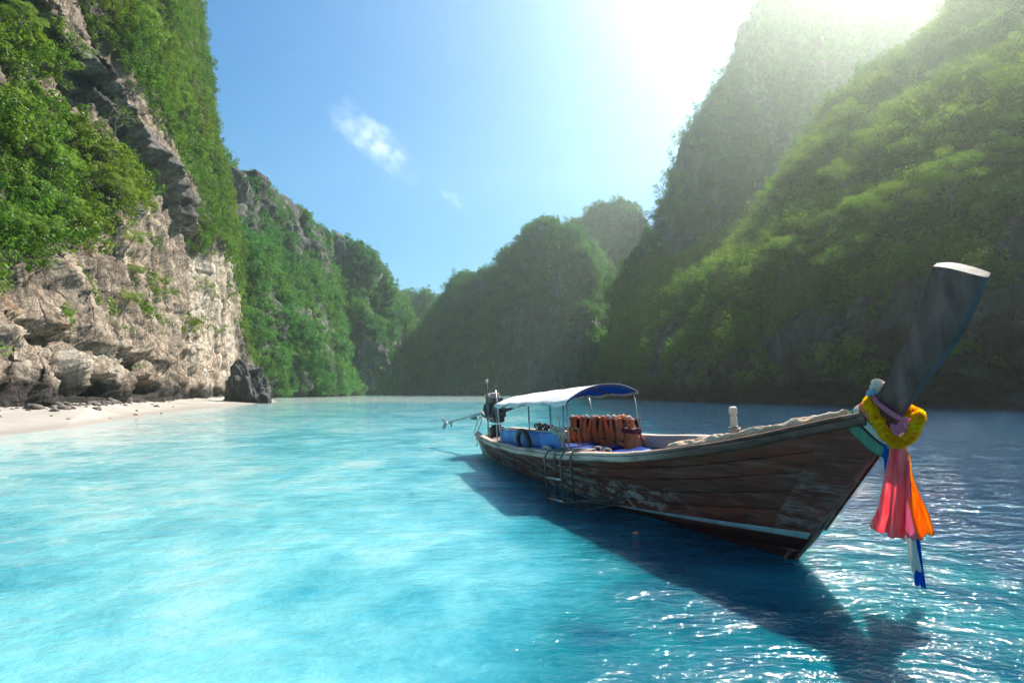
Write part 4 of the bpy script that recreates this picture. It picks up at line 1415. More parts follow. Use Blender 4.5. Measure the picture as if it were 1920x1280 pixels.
for sx in (4.1, 5.0, 5.85, 6.9, 7.8):
    w = float(WR(sx)) - 0.07
    MB().box((sx, 0, float(ZR(sx)) - 0.12 if sx > 6.5 else 0.36), (0.24, 2 * (w - 0.16 if sx > 6.5 else w * 0.84), 0.035), bevel=0.006).build('thwart', DECK, boat, False)
for side in (1, -1):                                   # ribs inside the planking
    for k in range(20):
        uu = 0.06 + k * 0.044
        v = np.linspace(0.2, 0.975, 9)
        a, b, c = hull_pt(np.full(9, uu), v, -0.062)
        b = np.maximum(b, 0.02)
        mbx = MB()
        P = np.array([[(a[j] + dx, -side * b[j], c[j]) for dx in (-0.022, 0.022)] for j in range(9)])
        mbx.thick(P, 0.035).build('rib', DECK, boat, False)

# mooring post on the port bow
bp_ = L3(8.27, -0.36, 0.0)
MB().lathe((bp_.x, bp_.y, 0), [(0.034, 0.78), (0.036, 1.00), (0.037, 1.20), (0.028, 1.205), (0.028, 1.218), (0.038, 1.224), (0.043, 1.24), (0.044, 1.282), (0.036, 1.305), (0.018, 1.312)], seg=14).build('mooring_post', WHITE_WOOD, boat, auto=40)
mrope = [Vector((bp_.x + 0.055 * math.cos(t), bp_.y + 0.055 * math.sin(t), 1.03 + 0.03 * t / 6.28)) for t in np.linspace(0, 12.6, 40)]
rp = thing('rope', 'tan rope coiled round the white mooring post', 'rope', (0, 0, 0))
MB().tube(mrope, 0.013, 6).build('coil', ROPE_M, rp)

# ------------------------------------------------------------------ canopy on its pipe frame
def can_pt(a, b, lift=0.0):
    """a 0..1 stern to front, b -1 (port) .. 1 (starboard)"""
    s = 2.35 + (3.62 + 0.22 * b) * a
    half = 0.60 + 0.09 * a
    l = b * half
    z = 1.30 + 0.145 * a ** 0.8 + (0.125 + 0.045 * a) * (1 - np.abs(b) ** 2.2) 
    sag = -0.022 * np.sin(a * math.pi * 4) ** 2 * (0.45 + 0.55 * np.abs(b) ** 3)
    return np.stack([s, -l, z + sag + lift], -1)
aa_, bb_ = np.meshgrid(np.linspace(0, 1, 60), np.linspace(-1, 1, 31), indexing='ij')
wr_ = 0.006 * fbm(np.stack([aa_ * 14, bb_ * 3, aa_ * 0], -1), 3, 401)
P = can_pt(aa_, bb_, 0.012) + np.stack([wr_ * 0, wr_ * 0, wr_], -1)
# hanging hem on both sides
hem = P[:, -1:].repeat(4, 1) + np.stack([np.zeros((60, 4)), np.tile(np.linspace(0, -0.02, 4) , (60, 1)), -np.linspace(0, 0.045, 4)[None] * (1 + 0.5 * np.sin(np.linspace(0, 22, 60))[:, None])], -1)
hem2 = P[:, :1].repeat(4, 1) + np.stack([np.zeros((60, 4)), np.tile(np.linspace(0.02, 0.0, 4), (60, 1)), -np.linspace(0.045, 0, 4)[None] + np.zeros((60, 4))], -1)
MB().thick(np.concatenate([hem2[:, :-1], P, hem[:, 1:]], 1), 0.005).build('canopy_cover', CANVAS, boat)
MB().thick(can_pt(aa_, bb_ * 0.985, -0.004), 0.004).build('canopy_lining', CANVAS_BLUE, boat)
for a in (0.005, 0.25, 0.5, 0.75, 0.99):
    pts = [Vector(tuple(can_pt(np.array(a), np.array(b), -0.018))) for b in np.linspace(-1, 1, 17)]
    MB().tube(pts, 0.011, 8).build('roof_bow', METAL_DARK, boat)
for b in (-0.97, 0.97):
    MB().tube([Vector(tuple(can_pt(np.array(a), np.array(b), -0.03))) for a in np.linspace(0, 1, 20)], 0.011, 8).build('roof_rail', METAL, boat)
def post(s, l, z0, z1, ds=0.0, r=0.013, mat=METAL):
    MB().tube([L3(s + ds, l + (0.05 if l > 0 else -0.05), z0), L3(s, l, z1)], r, 8).build('canopy_post', mat, boat)
for s_, z1 in ((2.55, 1.27), (4.46, 1.34), (5.42, 1.37), (5.92, 1.40)):
    post(s_, 0.64, 0.58, z1, 0.03)
post(6.15, 0.675, 0.62, 1.42, 0.0)
for s_, z1 in ((2.5, 1.27), (4.1, 1.36), (5.68, 1.42)):
    post(s_, -0.66, 0.58, z1, 0.04)
rbar = thing('hanging_rail', 'thin dark rail along the far side that the orange life jackets hang from', 'rail', (0, 0, 0))
MB().tube([L3(2.95, -0.76, 0.905), L3(5.66, -0.76, 1.015)], 0.012, 8).build('bar', METAL_DARK, rbar)
for s_ in (2.98, 4.12, 5.62):
    zt_ = 0.905 + (s_ - 2.95) * 0.0406
    MB().tube([L3(s_, -0.76, 0.60), L3(s_, -0.76, zt_)], 0.010, 6).build('bracket', METAL_DARK, rbar)

# blue side sheet with its top bar
P = np.zeros((44, 14, 3))
for i, a in enumerate(np.linspace(0, 1, 44)):
    for j, b in enumerate(np.linspace(0, 1, 14)):
        s_ = 2.93 + a * 3.05
        z_ = (0.43 + 0.16 * a) + b * (0.43 + 0.0 * a) - 0.012 * math.sin(a * math.pi * 3) ** 2 * b
        l_ = 0.70 + 0.07 * a + 0.022 * math.sin(a * 17 + 1.2 * math.sin(b * 3)) * (0.3 + b * (1 - b) * 3) + 0.012 * math.sin(a * 41 + b * 2)
        P[i, j] = (s_, -l_, z_)
tp = thing('side_sheet', 'bright blue plastic sheet stretched along the near side under the canopy', 'tarpaulin', (0, 0, 0))
MB().thick(P, 0.004).build('sheet', TARP, tp)
MB().tube([L3(2.88, 0.70, 0.872), L3(4.5, 0.735, 0.945), L3(6.02, 0.77, 1.025)], 0.013, 8).build('top_bar', METAL, tp)

# ------------------------------------------------------------------ engine with its long shaft
eng = thing('boat_engine', 'dark outboard car engine on the stern with a long propeller shaft behind', 'engine', (0.25, 0.0, 0.45))
def E3(s, l, z): return Vector((s - 0.25, -l, z - 0.45))
mb = MB().box(E3(0.25, 0, 0.56), (0.34, 0.30, 0.22), bevel=0.03)
mb.box(E3(0.25, 0, 0.68), (0.20, 0.20, 0.08), bevel=0.02)
mb.build('swivel_mount', RUBBER, eng, auto=40)
mb = MB().box(E3(0.30, 0, 1.08), (0.62, 0.34, 0.36), bevel=0.04)
mb.box(E3(0.34, 0, 0.86), (0.50, 0.27, 0.16), bevel=0.05)
for k in range(5):
    mb.box(E3(0.08 + k * 0.115, 0.175, 1.08), (0.035, 0.05, 0.30), bevel=0.008)
for k in range(4):
    mb.lathe(E3(0.12 + k * 0.13, 0.20, 1.17), [(0.028, -0.05), (0.034, -0.03), (0.034, 0.03), (0.024, 0.05)], seg=10)
mb.build('engine_block', ENGINE, eng, auto=40)
mb = MB().box(E3(0.28, 0, 1.32), (0.58, 0.28, 0.12), bevel=0.03)
mb.lathe(E3(0.62, 0.02, 1.12), [(0.15, 0), (0.16, 0.02), (0.16, 0.06), (0.06, 0.07)], 'X', 20)
mb.lathe(E3(-0.06, 0.10, 1.10), [(0.10, -0.02), (0.11, 0.0), (0.11, 0.06), (0.05, 0.08)], 'X', 18)
mb.build('cylinder_head', METAL_DARK, eng, auto=40)
mb = MB().lathe(E3(0.08, 0.02, 1.41), [(0.13, -0.04), (0.145, 0.0), (0.13, 0.05), (0.05, 0.075)], seg=16)
mb.lathe(E3(0.46, 0.02, 1.43), [(0.10, -0.06), (0.115, 0.0), (0.10, 0.06), (0.03, 0.075)], seg=16)
mb.box(E3(0.28, 0.02, 1.40), (0.30, 0.20, 0.07), bevel=0.03)
mb.build('air_filter', simple('filter_pinkish', (0.50, 0.36, 0.32), (0.26, 0.17, 0.16), 8, 0.8, 0.5), eng, auto=50)
mb = MB().tube([E3(0.62, 0.15, 1.0), E3(0.35, 0.24, 0.93), E3(0.02, 0.24, 0.95), E3(-0.25, 0.18, 1.02)], 0.030, 10)
mb.tube([E3(0.5, 0.2, 1.0), E3(0.5, 0.25, 1.3), E3(0.42, 0.2, 1.40)], 0.018, 8)
mb.build('exhaust_pipe', METAL_DARK, eng)
mb = MB().tube([E3(-0.05, 0.10, 0.95), E3(0.45, 0.26, 0.88), E3(0.75, 0.22, 0.93)], 0.022, 8)
mb.build('pale_hose', ROPE_M, eng)
tip, hub = pix(836, 793, 0.75), pix(900, 776, 0.14)
off0 = Vector((0.25, 0, 0.45))
tp_, hb_ = tip - off0, hub - off0
mb = MB().tube([E3(-0.05, 0.0, 1.02), hb_], [0.06, 0.045], 10)
mb.tube([hb_, hb_.lerp(tp_, 0.35), tp_], [0.036, 0.028, 0.022], 10)
mb.build('drive_shaft', METAL, eng)
q = hb_.lerp(tp_, 0.18)
MB().box(q + Vector((0, 0, -0.06)), (0.55, 0.05, 0.09), bevel=0.015).build('shaft_bracket', METAL_DARK, eng, auto=40)
mb = MB().lathe(tp_ + Vector((0.02, 0, 0)), [(0.035, -0.06), (0.045, 0), (0.04, 0.08), (0.015, 0.12)], 'X', 12)
for k in range(3):
    a = k * 2.094 + 0.5
    R = Matrix.Rotation(a, 3, 'X') @ Matrix.Rotation(0.5, 3, 'Z')
    mb.box(tp_ + Matrix.Rotation(a, 3, 'X') @ Vector((0.03, 0, 0.10)), (0.016, 0.10, 0.16), R, 0.006)
mb.build('propeller', METAL, eng, auto=40)
MB().box(hb_.lerp(tp_, 0.84) + Vector((0, 0, -0.07)), (0.16, 0.012, 0.14), bevel=0.004).build('fin', METAL_DARK, eng, False)
h1 = pix(1012, 753, -0.2) - off0
mb = MB().tube([E3(0.60, -0.02, 1.05), E3(1.0, -0.06, 1.09), E3(1.5, -0.1, 1.16)], [0.05, 0.04, 0.026], 8)
mb.build('tiller_socket', ENGINE, eng)
MB().tube([E3(1.4, -0.09, 1.145), h1], [0.022, 0.016], 8).build('tiller_handle', METAL, eng)

for (px0, py0, px1, py1, l_, lab, nm, m_, knob) in ((913, 716, 915, 818, 0.40, 'thin dark upright pole with a pale knob at the very stern', 'stern_pole', METAL_DARK, True),
                                        (929, 731, 937, 800, 0.42, 'pale upright pole just in front of the engine', 'stern_pole', METAL, False)):
    a, b = pix(px0, py0, l_), pix(px1, py1, l_)
    e = thing(nm, lab, 'pole', (b.x, -b.y, b.z))
    mb = MB().tube([Vector((0, 0, -0.12)), a - b], 0.016, 8)
    mb.build('shaft', m_, e)
    if knob:
        MB().lathe(a - b, [(0.012, -0.02), (0.03, 0.0), (0.03, 0.04), (0.01, 0.06)], seg=10).build('knob', WHITE_WOOD, e)

# slack lines from the engine down over the stern
e = thing('stern_rope', 'pair of slack ropes looping from the engine down over the stern', 'rope', (0, 0, 0))
for k, (dx, dl) in enumerate(((0, 0.0), (0.22, 0.06))):
    pts = [pix(902, 780, 0.2), pix(895 + 8 * k, 790, 0.28), pix(890 + 6 * k, 808, 0.36), pix(889 + 5 * k, 822, 0.44), pix(893 + 2 * k, 836, 0.46)]
    cur = []
    for i in range(len(pts) - 1):
        for t in np.linspace(0, 1, 6, endpoint=False):
            cur.append(pts[i].lerp(pts[i + 1], t))
    MB().tube(cur + [pts[-1]], 0.012, 6).build('line', ROPE_M, e)

# ------------------------------------------------------------------ fenders on the side sheet
def ring_pts(c, rs, rz, a0=0, a1=6.283, n=28, l=0.84):
    return [L3(c.x + rs * math.cos(t), l, c.z + rz * math.sin(t)) for t in np.linspace(a0, a1, n)]
c = pix(986, 829, 0.80)
e = thing('tyre', 'dark rubber tyre fender hanging against the blue side sheet', 'tyre', (0, 0, 0))
MB().tube(ring_pts(c, 0.27, 0.20, n=30)[:-1], 0.042, 10, closed=True).build('tread', RUBBER, e)
MB().tube([L3(c.x + 0.03, 0.80, c.z + 0.19), L3(c.x + 0.02, 0.77, 0.955)], 0.012, 6).build('hanger', ROPE_M, e)
c = pix(1026, 852, 0.83)
e = thing('hoop', 'small tan hoop fender leaning behind the near rail beside the tyre', 'hoop', (0, 0, 0))
MB().tube(ring_pts(c, 0.21, 0.11, l=0.82)[:-1], 0.030, 10, closed=True).build('ring', ROPE_M, e)

# pale bundle of rope and cloth tied on the sheet's front corner
def wad(seed, size, mat, name, parent, at):
    me = rock_mesh(seed, size, 4, mat, 0.75)
    o = link(name, me, None, parent)
    o.location = at
    return o
e = thing('rope_bundle', 'pale bundle of rope tied at the front corner of the blue side sheet', 'rope', (6.03, 0.77, 1.02))
wad(61, (0.15, 0.06, 0.05), ROPE_M, 'knot', e, (-0.12, 0, 0.02))
wad(62, (0.09, 0.05, 0.07), ROPE_M, 'knot', e, (0.06, 0, -0.02))
MB().tube([Vector((0.05, 0, 0)), Vector((0.06, -0.02, -0.12)), Vector((0.03, 0.02, -0.25)), Vector((0.06, 0, -0.36))], 0.014, 6).build('tail', ROPE_M, e)
MB().tube([Vector((0.09, 0, 0)), Vector((0.12, -0.02, -0.15)), Vector((0.08, 0.02, -0.38))], 0.011, 6).build('tail', ROPE_M, e)

# dark and yellow gear stowed along the far rail towards the stern
e = thing('stowed_cable', 'coiled black cable lying along the far rail near the engine', 'cable', (1.6, -0.55, 0.62))
mb = MB()
for k in range(7):
    c = Vector((k * 0.17, 0, 0.05 + 0.02 * (k % 2)))
    mb.tube([c + Vector((0.13 * math.cos(t), 0.03 * math.sin(t * 2), 0.07 * math.sin(t))) for t in np.linspace(0, 6.28, 14)[:-1]], 0.022, 6, closed=True)
mb.build('coil', RUBBER, e)
e = thing('plank_board', 'yellow and black striped board lying along the far rail', 'board', (3.0, -0.62, 0.72))
for k in range(5):
    MB().box((k * 0.16, 0, 0), (0.155, 0.03, 0.07), bevel=0.006).build('stripe', simple('board_yellow', (0.45, 0.27, 0.02), (0.3, 0.18, 0.02), 8, 0.6) if k % 2 == 0 else RUBBER, e, False)

# ------------------------------------------------------------------ life jackets on the far rail
def backing():
    P = np.zeros((40, 8, 3))
    for i, a in enumerate(np.linspace(0, 1, 40)):
        for j, b in enumerate(np.linspace(0, 1, 8)):
            s_ = 2.98 + a * 2.58
            P[i, j] = (s_, 0.80 + 0.015 * math.sin(a * 30 + b), 0.55 + 0.10 * a + b * (0.345 + 0.0 * a))
    e = thing('navy_cloth', 'dark navy cloth hung behind the row of orange life jackets', 'cloth', (0, 0, 0))
    MB().thick(P, 0.008).build('sheet', NAVY, e)
backing()

def jacket_panel(w_top, w_bot, h, t, bend, seed):
    """a padded front panel: narrow at the shoulder, full at the hem"""
    n, m = 14, 12
    P = np.zeros((n, m, 3))
    for i in range(n):
        b = i / (n - 1)
        f = 1 / (1 + math.exp(-(b - 0.42) * 14))
        w = w_top + (w_bot - w_top) * f
        w *= 1 - 0.16 * max(0, (b - 0.85) / 0.15) ** 2
        th_ = t * (0.45 + 0.75 * f) * (1 - 0.5 * max(0, (b - 0.9) / 0.1))
        for j in range(m):
            a = 2 * math.pi * j / m
            ca, sa = math.cos(a), math.sin(a)
            x = 0.5 * w * np.sign(ca) * abs(ca) ** 0.6
            y = 0.5 * th_ * np.sign(sa) * abs(sa) ** 0.7
            P[i, j] = (x + bend * f * 0.5, y + 0.02 * math.sin(b * 5 + seed), -b * h)
    mb = MB()
    o0 = len(mb.v)
    fs = []
    for i in range(n - 1):
        for j in range(m):
            fs.append((i * m + j, i * m + (j + 1) % m, (i + 1) * m + (j + 1) % m, (i + 1) * m + j))
    fs += [tuple(range(m))[::-1], tuple((n - 1) * m + j for j in range(m))]
    return mb.add(P.reshape(-1, 3), fs)

def life_jacket(s0, label, w, h, mats, tape=True, seed=0):
    zt_ = 0.905 + (s0 - 2.95) * 0.0406 + 0.01
    e = thing('life_jacket', label, 'life jacket', (s0, -0.725, zt_), 'life jackets hanging on the far rail', Matrix.Rotation(random.uniform(-0.09, 0.09), 4, 'Y'))
    for k, sg in enumerate((-1, 1)):
        o = jacket_panel(0.085, w * 0.52, h * (1 if k == 0 else 0.97), 0.085, sg * 0.05, seed + k).build('front_panel', mats[k % len(mats)], e, auto=60)
        o.location = (sg * w * 0.27, -0.03, 0)
        MB().tube([Vector((sg * w * 0.27, -0.02, -0.02)), Vector((sg * w * 0.27, 0.02, 0.022)), Vector((sg * w * 0.27, 0.06, -0.02))], 0.038, 8).build('shoulder_strap', TAPE_WHITE if (seed + k) % 2 == 0 else mats[0], e)
    o = MB().box((0, 0.045, -h * 0.42), (w * 0.8, 0.03, h * 0.75), bevel=0.012).build('back_panel', NAVY, e, auto=40)
    if tape:
        MB().box((0.0, -0.015, -h * 0.34), (w * 0.16, 0.03, h * 0.42), bevel=0.01).build('edge_tape', TAPE, e, auto=40)
    MB().box((0.0, -0.078, -h * 0.70), (w * 0.26, 0.012, 0.03), bevel=0.003).build('buckle', RUBBER, e, False)

JK = [(3.20, 'dull orange life jacket at the stern end of the row', 0.34, 0.47, [ORANGE]),
      (3.66, 'orange life jacket with grey green tape, second from the stern end', 0.36, 0.49, [ORANGE]),
      (4.08, 'wide plain orange life jacket beside the dark navy gap', 0.34, 0.52, [ORANGE]),
      (4.52, 'orange life jacket hanging just past the middle canopy post', 0.36, 0.50, [ORANGE]),
      (4.92, 'tallest orange life jacket with a pale shoulder strap', 0.36, 0.54, [ORANGE, ORANGE_PALE]),
      (5.24, 'brighter orange life jacket with green lining beside the maroon collared one', 0.32, 0.53, [ORANGE_PALE, ORANGE])]
for i, (s0, lab, w, h, mats) in enumerate(JK):
    life_jacket(s0, lab, w, h, mats, i not in (2,), i)
zt_ = 0.905 + (5.52 - 2.95) * 0.0406
e = thing('life_jacket', 'faded orange life jacket with a maroon collar at the bow end of the row', 'life jacket', (5.52, -0.69, zt_), 'life jackets hanging on the far rail')
jacket_panel(0.12, 0.17, 0.22, 0.07, 0, 9).build('neck_flap', ORANGE_PALE, e, auto=60)
o = jacket_panel(0.34, 0.40, 0.40, 0.13, 0.0, 11).build('front_panel', ORANGE_PALE, e, auto=60)
o.location = (0.02, -0.03, -0.13)
MB().box((0.02, -0.05, -0.17), (0.40, 0.15, 0.085), bevel=0.03).build('collar', MAROON, e, auto=50)
MB().box((0.02, -0.105, -0.47), (0.34, 0.012, 0.03), bevel=0.003).build('hem_tape', ORANGE, e, False)

# ------------------------------------------------------------------ seat cushions
def cushion(a, b, l_mid, length, depth, label, rise=0.05, tilt=0.0):
    c = (a + b) / 2
    rot = Matrix.Rotation(tilt, 4, 'X')
    e = thing('seat_cushion', label, 'cushion', (c.x, l_mid, c.z), 'blue seat cushions', rot)
    n, m = 26, 16
    P = np.zeros((n, m, 3))
    for i, u_ in enumerate(np.linspace(-1, 1, n)):
        for j, v_ in enumerate(np.linspace(-1, 1, m)):
            ed = (1 - abs(u_) ** 8) * (1 - abs(v_) ** 6)
            P[i, j] = (v_ * depth / 2, u_ * length / 2, rise * (0.3 + 0.7 * ed ** 0.5) + 0.006 * math.sin(u_ * 9) * ed)
    Q = P.copy()
    Q[..., 2] = -rise * 0.6 + 0 * P[..., 2]
    mb = MB()
    o = n * m
    f = grid_faces(n, m).tolist()
    ring = [i * m for i in range(n)] + [(n - 1) * m + j for j in range(1, m)] + [i * m + m - 1 for i in range(n - 2, -1, -1)] + [j for j in range(m - 2, 0, -1)]
    fs = [q[::-1] for q in f] + [[i + o for i in q] for q in f]
    for k in range(len(ring)):
        x, y = ring[k], ring[(k + 1) % len(ring)]
        fs.append([x, y, y + o, x + o])
    mb.add(np.concatenate([P.reshape(-1, 3), Q.reshape(-1, 3)]), fs).build('pad', VINYL, e, auto=60)
    pts = [Vector((depth / 2 * x, length / 2 * y, -0.004)) for x, y in ((-1, -1), (-1, 1), (1, 1), (1, -1))]
    line = []
    for k in range(4):
        for t in np.linspace(0, 1, 8, endpoint=False):
            line.append(pts[k].lerp(pts[(k + 1) % 4], t))
    MB().tube(line, 0.008, 6, closed=True).build('piping', VINYL, e)
    return e
cushion(L3(4.10, 0, 0.50), L3(4.10, 0, 0.50), -0.10, 1.20, 0.42, 'glossy blue seat cushion lying at the stern end of the seats')
cushion(L3(4.72, 0, 0.50), L3(4.72, 0, 0.50), 0.12, 1.05, 0.38, 'glossy dark blue seat cushion in the middle of the seats', 0.05, 0.05)
cushion(L3(5.02, -0.60, 0.52), L3(5.02, -0.60, 0.52), -0.52, 0.40, 0.30, 'small blue cushion lying against the life jackets')
cushion(L3(5.95, 0, 0.56), L3(5.95, 0, 0.56), -0.18, 1.05, 0.40, 'flat blue seat cushion nearest the bow')
for k, (px, py) in enumerate(((1122, 846), (1140, 850))):
    p = pix(px, py, 0.45)
    e = thing('rope_loop', ('pale rope loop curling over the near rail between the blue cushions', 'smaller pale rope loop beside the cushion nearest the bow')[k], 'rope', (p.x, 0.45, p.z))
    MB().tube([Vector((0.06 * math.cos(t) - 0.02, 0.03 * math.sin(2 * t), 0.06 * math.sin(t))) for t in np.linspace(-0.5, 3.3, 14)], 0.014, 8).build('loop', ROPE_M, e)

# ------------------------------------------------------------------ boarding ladder over the near rail
lad = thing('boarding_ladder', 'metal boarding ladder hooked over the near rail and reaching into the water', 'ladder', (0, 0, 0))
for s_ in (6.12, 6.60):
    zr = float(ZR(s_)); wr = float(WR(s_))
    MB().tube([L3(s_ + 0.26, wr - 0.24, zr + 0.125), L3(s_ + 0.10, wr - 0.05, zr + 0.145), L3(s_ + 0.02, wr + 0.10, zr + 0.125), L3(s_, wr + 0.155, zr + 0.03), L3(s_ - 0.01, wr + 0.16, 0.06 if s_ < 6.3 else -0.03)], 0.014, 8).build('side_rail', METAL_DARK, lad)
    MB().tube([L3(s_ + 0.24, wr - 0.20, zr + 0.122), L3(s_ + 0.15, wr + 0.03, zr + 0.135), L3(s_ + 0.13, wr + 0.065, zr + 0.05), L3(s_ + 0.12, wr + 0.06, 0.19)], 0.013, 8).build('inner_rail', METAL_DARK, lad)
    MB().tube([L3(s_ + 0.12, wr + 0.06, 0.19), L3(s_ - 0.01, wr + 0.16, 0.15)], 0.012, 8).build('brace', METAL_DARK, lad)
w1 = float(WR(6.3))
for z_, m_ in ((0.44, METAL), (0.15, METAL)):
    MB().tube([L3(6.11, w1 + 0.165, z_), L3(6.60, w1 + 0.14, z_ + 0.03)], 0.016, 8).build('rung', m_, lad)
MB().tube([L3(6.24, w1 + 0.065, 0.185), L3(6.73, w1 + 0.045, 0.20)], 0.013, 8).build('rung', METAL_DARK, lad)
MB().tube([L3(6.60, w1 + 0.14, 0.17), L3(7.15, 0.56, 0.20)], 0.012, 8).build('strut', METAL_DARK, lad)
MB().tube([L3(6.73, w1 + 0.045, 0.20), L3(7.25, 0.54, 0.24)], 0.012, 8).build('strut', METAL_DARK, lad)
MB().tube([L3(6.60, w1 + 0.14, 0.03), L3(7.12, 0.52, 0.16)], 0.010, 8).build('strut', METAL_DARK, lad)

# ------------------------------------------------------------------ crumpled cloth along the near bow rail
n, m = 90, 26
P = np.zeros((n, m, 3))
xs = np.linspace(8.30, 10.02, n)
for i, x in enumerate(xs):
    a = (x - 8.30) / 1.72
    w = float(WR(x)); z = float(ZR(x))
    half = (0.10 + 0.05 * math.sin(a * 9)) * (0.35 + 0.65 * math.sin(math.pi * min(1, max(0.0, a * 0.9 + 0.08)))) * (1 - 0.5 * a)
    for j, v in enumerate(np.linspace(-1, 1, m)):
        l = max(w - 0.10, 0.02) + v * half - 0.05
        P[i, j] = (x, -l, z + 0.105 + 0.008)
Q = np.stack([P[..., 0] * 5.5, P[..., 1] * 9, P[..., 0] * 0], -1)
prof = (1 - np.abs(np.linspace(-1, 1, m)) ** 3)[None]
P[..., 2] += prof * (0.014 + 0.050 * np.clip(fbm(Q, 3, 501, 0.55, True), -0.2, 1)) * (0.6 + 0.5 * np.sin(np.linspace(0.3, 3.0, n)))[:, None]
P[..., 1] += 0.025 * fbm(Q * 1.3, 3, 505)
e = thing('crumpled_cloth', 'crumpled tan cloth draped along the near rail of the bow', 'cloth', (0, 0, 0))
MB().thick(P, 0.006).build('fabric', CLOTH_TAN, e)

# ------------------------------------------------------------------ offerings on the prow
def band(A, B, half_l, width, mat, name, label, cat, turns=2, lump=0.010, seed=0):
    """cloth wound round the prow: a closed strip in the plane through A (back) and B (front), both (s, z)"""
    A, B = np.array(A), np.array(B)
    c, d = (A + B) / 2, (B - A)
    L = np.linalg.norm(d)
    d = d / L
    ax = np.array([-d[1], d[0]])                    # along the prow
    if ax[1] < 0:
        ax = -ax
    n, m = 64, 7
    P = np.zeros((n, m, 3))
    for i in range(n):
        t = 2 * math.pi * i / n
        ct, st = math.cos(t), math.sin(t)
        r = L / 2 * np.sign(ct) * abs(ct) ** 0.75
        y = half_l * np.sign(st) * abs(st) ** 0.6
        for j, v in enumerate(np.linspace(-1, 1, m)):
            f = 1 + lump / half_l * (1 - v * v) + 0.10 * perlin(np.array([ct * 2 + seed, st * 2, v * 2.0]), seed)
            p = c + d * r * (1 + 0.02 * (1 - v * v)) + ax * v * width / 2
            P[i, j] = (p[0], -y * f, p[1])
    e = thing(name, label, cat, (0, 0, 0))
    mb = MB()
    fs = []
    for i in range(n):
        for j in range(m - 1):
            i2 = (i + 1) % n
            fs.append((i * m + j, i2 * m + j, i2 * m + j + 1, i * m + j + 1))
    o = mb.add(P.reshape(-1, 3), fs).build('wrap', mat, e)
    sol = o.modifiers.new('thick', 'SOLIDIFY')
    sol.thickness = 0.006
    return e
band((10.075, 1.335), (10.385, 1.065), 0.108, 0.090, GREEN_SILK, 'sash', 'faded green cloth wound round the base of the prow', 'sash', seed=1)
band((10.145, 1.395), (10.435, 1.130), 0.100, 0.050, WHITE_SILK, 'sash', 'white cloth wound round the prow between the green wrap and the garland', 'sash', seed=2)
band((10.20, 1.43), (10.475, 1.165), 0.104, 0.035, CORAL_SILK, 'sash', 'thin coral ribbon tucked under the yellow garland', 'ribbon', seed=3)
band((10.30, 1.485), (10.53, 1.315), 0.085, 0.030, ROSE, 'sash', 'pink ribbon wound round the prow just above the garland', 'ribbon', seed=4)

gar = thing('garland', 'yellow marigold garland looped round the base of the prow', 'garland', (0, 0, 0))
ctl = [(10.265, 0.0, 1.46), (10.29, 0.075, 1.40), (10.37, 0.10, 1.29), (10.44, 0.11, 1.20), (10.51, 0.10, 1.16), (10.56, 0.06, 1.20), (10.575, 0.0, 1.29), (10.555, -0.04, 1.34), (10.50, -0.07, 1.35), (10.42, -0.085, 1.38), (10.33, -0.07, 1.44)]
K = len(ctl)
gp = []
for i in range(K):
    p0, p1, p2, p3 = (np.array(ctl[(i + k) % K]) for k in (-1, 0, 1, 2))
    for t in np.linspace(0, 1, 7, endpoint=False):
        gp.append(0.5 * (2 * p1 + (p2 - p0) * t + (2 * p0 - 5 * p1 + 4 * p2 - p3) * t * t + (3 * p1 - p0 - 3 * p2 + p3) * t ** 3))
gp = [L3(*p) for p in gp]
MB().tube(gp, 0.016, 8, closed=True).build('cord', MARIGOLD, gar)
fl_mb = MB()
for ring_r, z0, tilt in ((0.036, 0.0, 0.45), (0.028, 0.010, 0.8), (0.015, 0.017, 1.2)):
    for k in range(11):
        a = k * 2 * math.pi / 11 + ring_r * 60
        d = Vector((math.cos(a), math.sin(a), 0)); s_ = Vector((-math.sin(a), math.cos(a), 0))
        p = d * ring_r * math.cos(tilt) + Vector((0, 0, z0 + ring_r * math.sin(tilt)))
        fl_mb.add([Vector((0, 0, z0)), p * 0.7 + s_ * 0.008, p + Vector((0, 0, 0.004)), p * 0.7 - s_ * 0.008], [(0, 1, 2, 3)])
fl_mb.lathe((0, 0, 0), [(0.016, -0.014), (0.026, 0.0), (0.018, 0.014)], seg=8)
flower = new_mesh('flower', fl_mb.v, fl_mb.f, False)
flower.materials.append(MARIGOLD)
for i, p in enumerate(gp):
    t = (gp[(i + 1) % len(gp)] - gp[i - 1]).normalized()
    for k in range(2):
        o = link('flower', flower, None, gar)
        nd = (t.cross(Vector((random.uniform(-1, 1), -1.0 + 2 * k * 0.8, random.uniform(-0.5, 1))))).normalized()
        o.location = p + nd * 0.012
        o.rotation_euler = (nd * 0.7 + t * (0.8 if k else -0.8)).to_track_quat('Z', 'Y').to_euler()
        sc1 = random.uniform(0.85, 1.2)
        o.scale = (sc1, sc1, sc1)

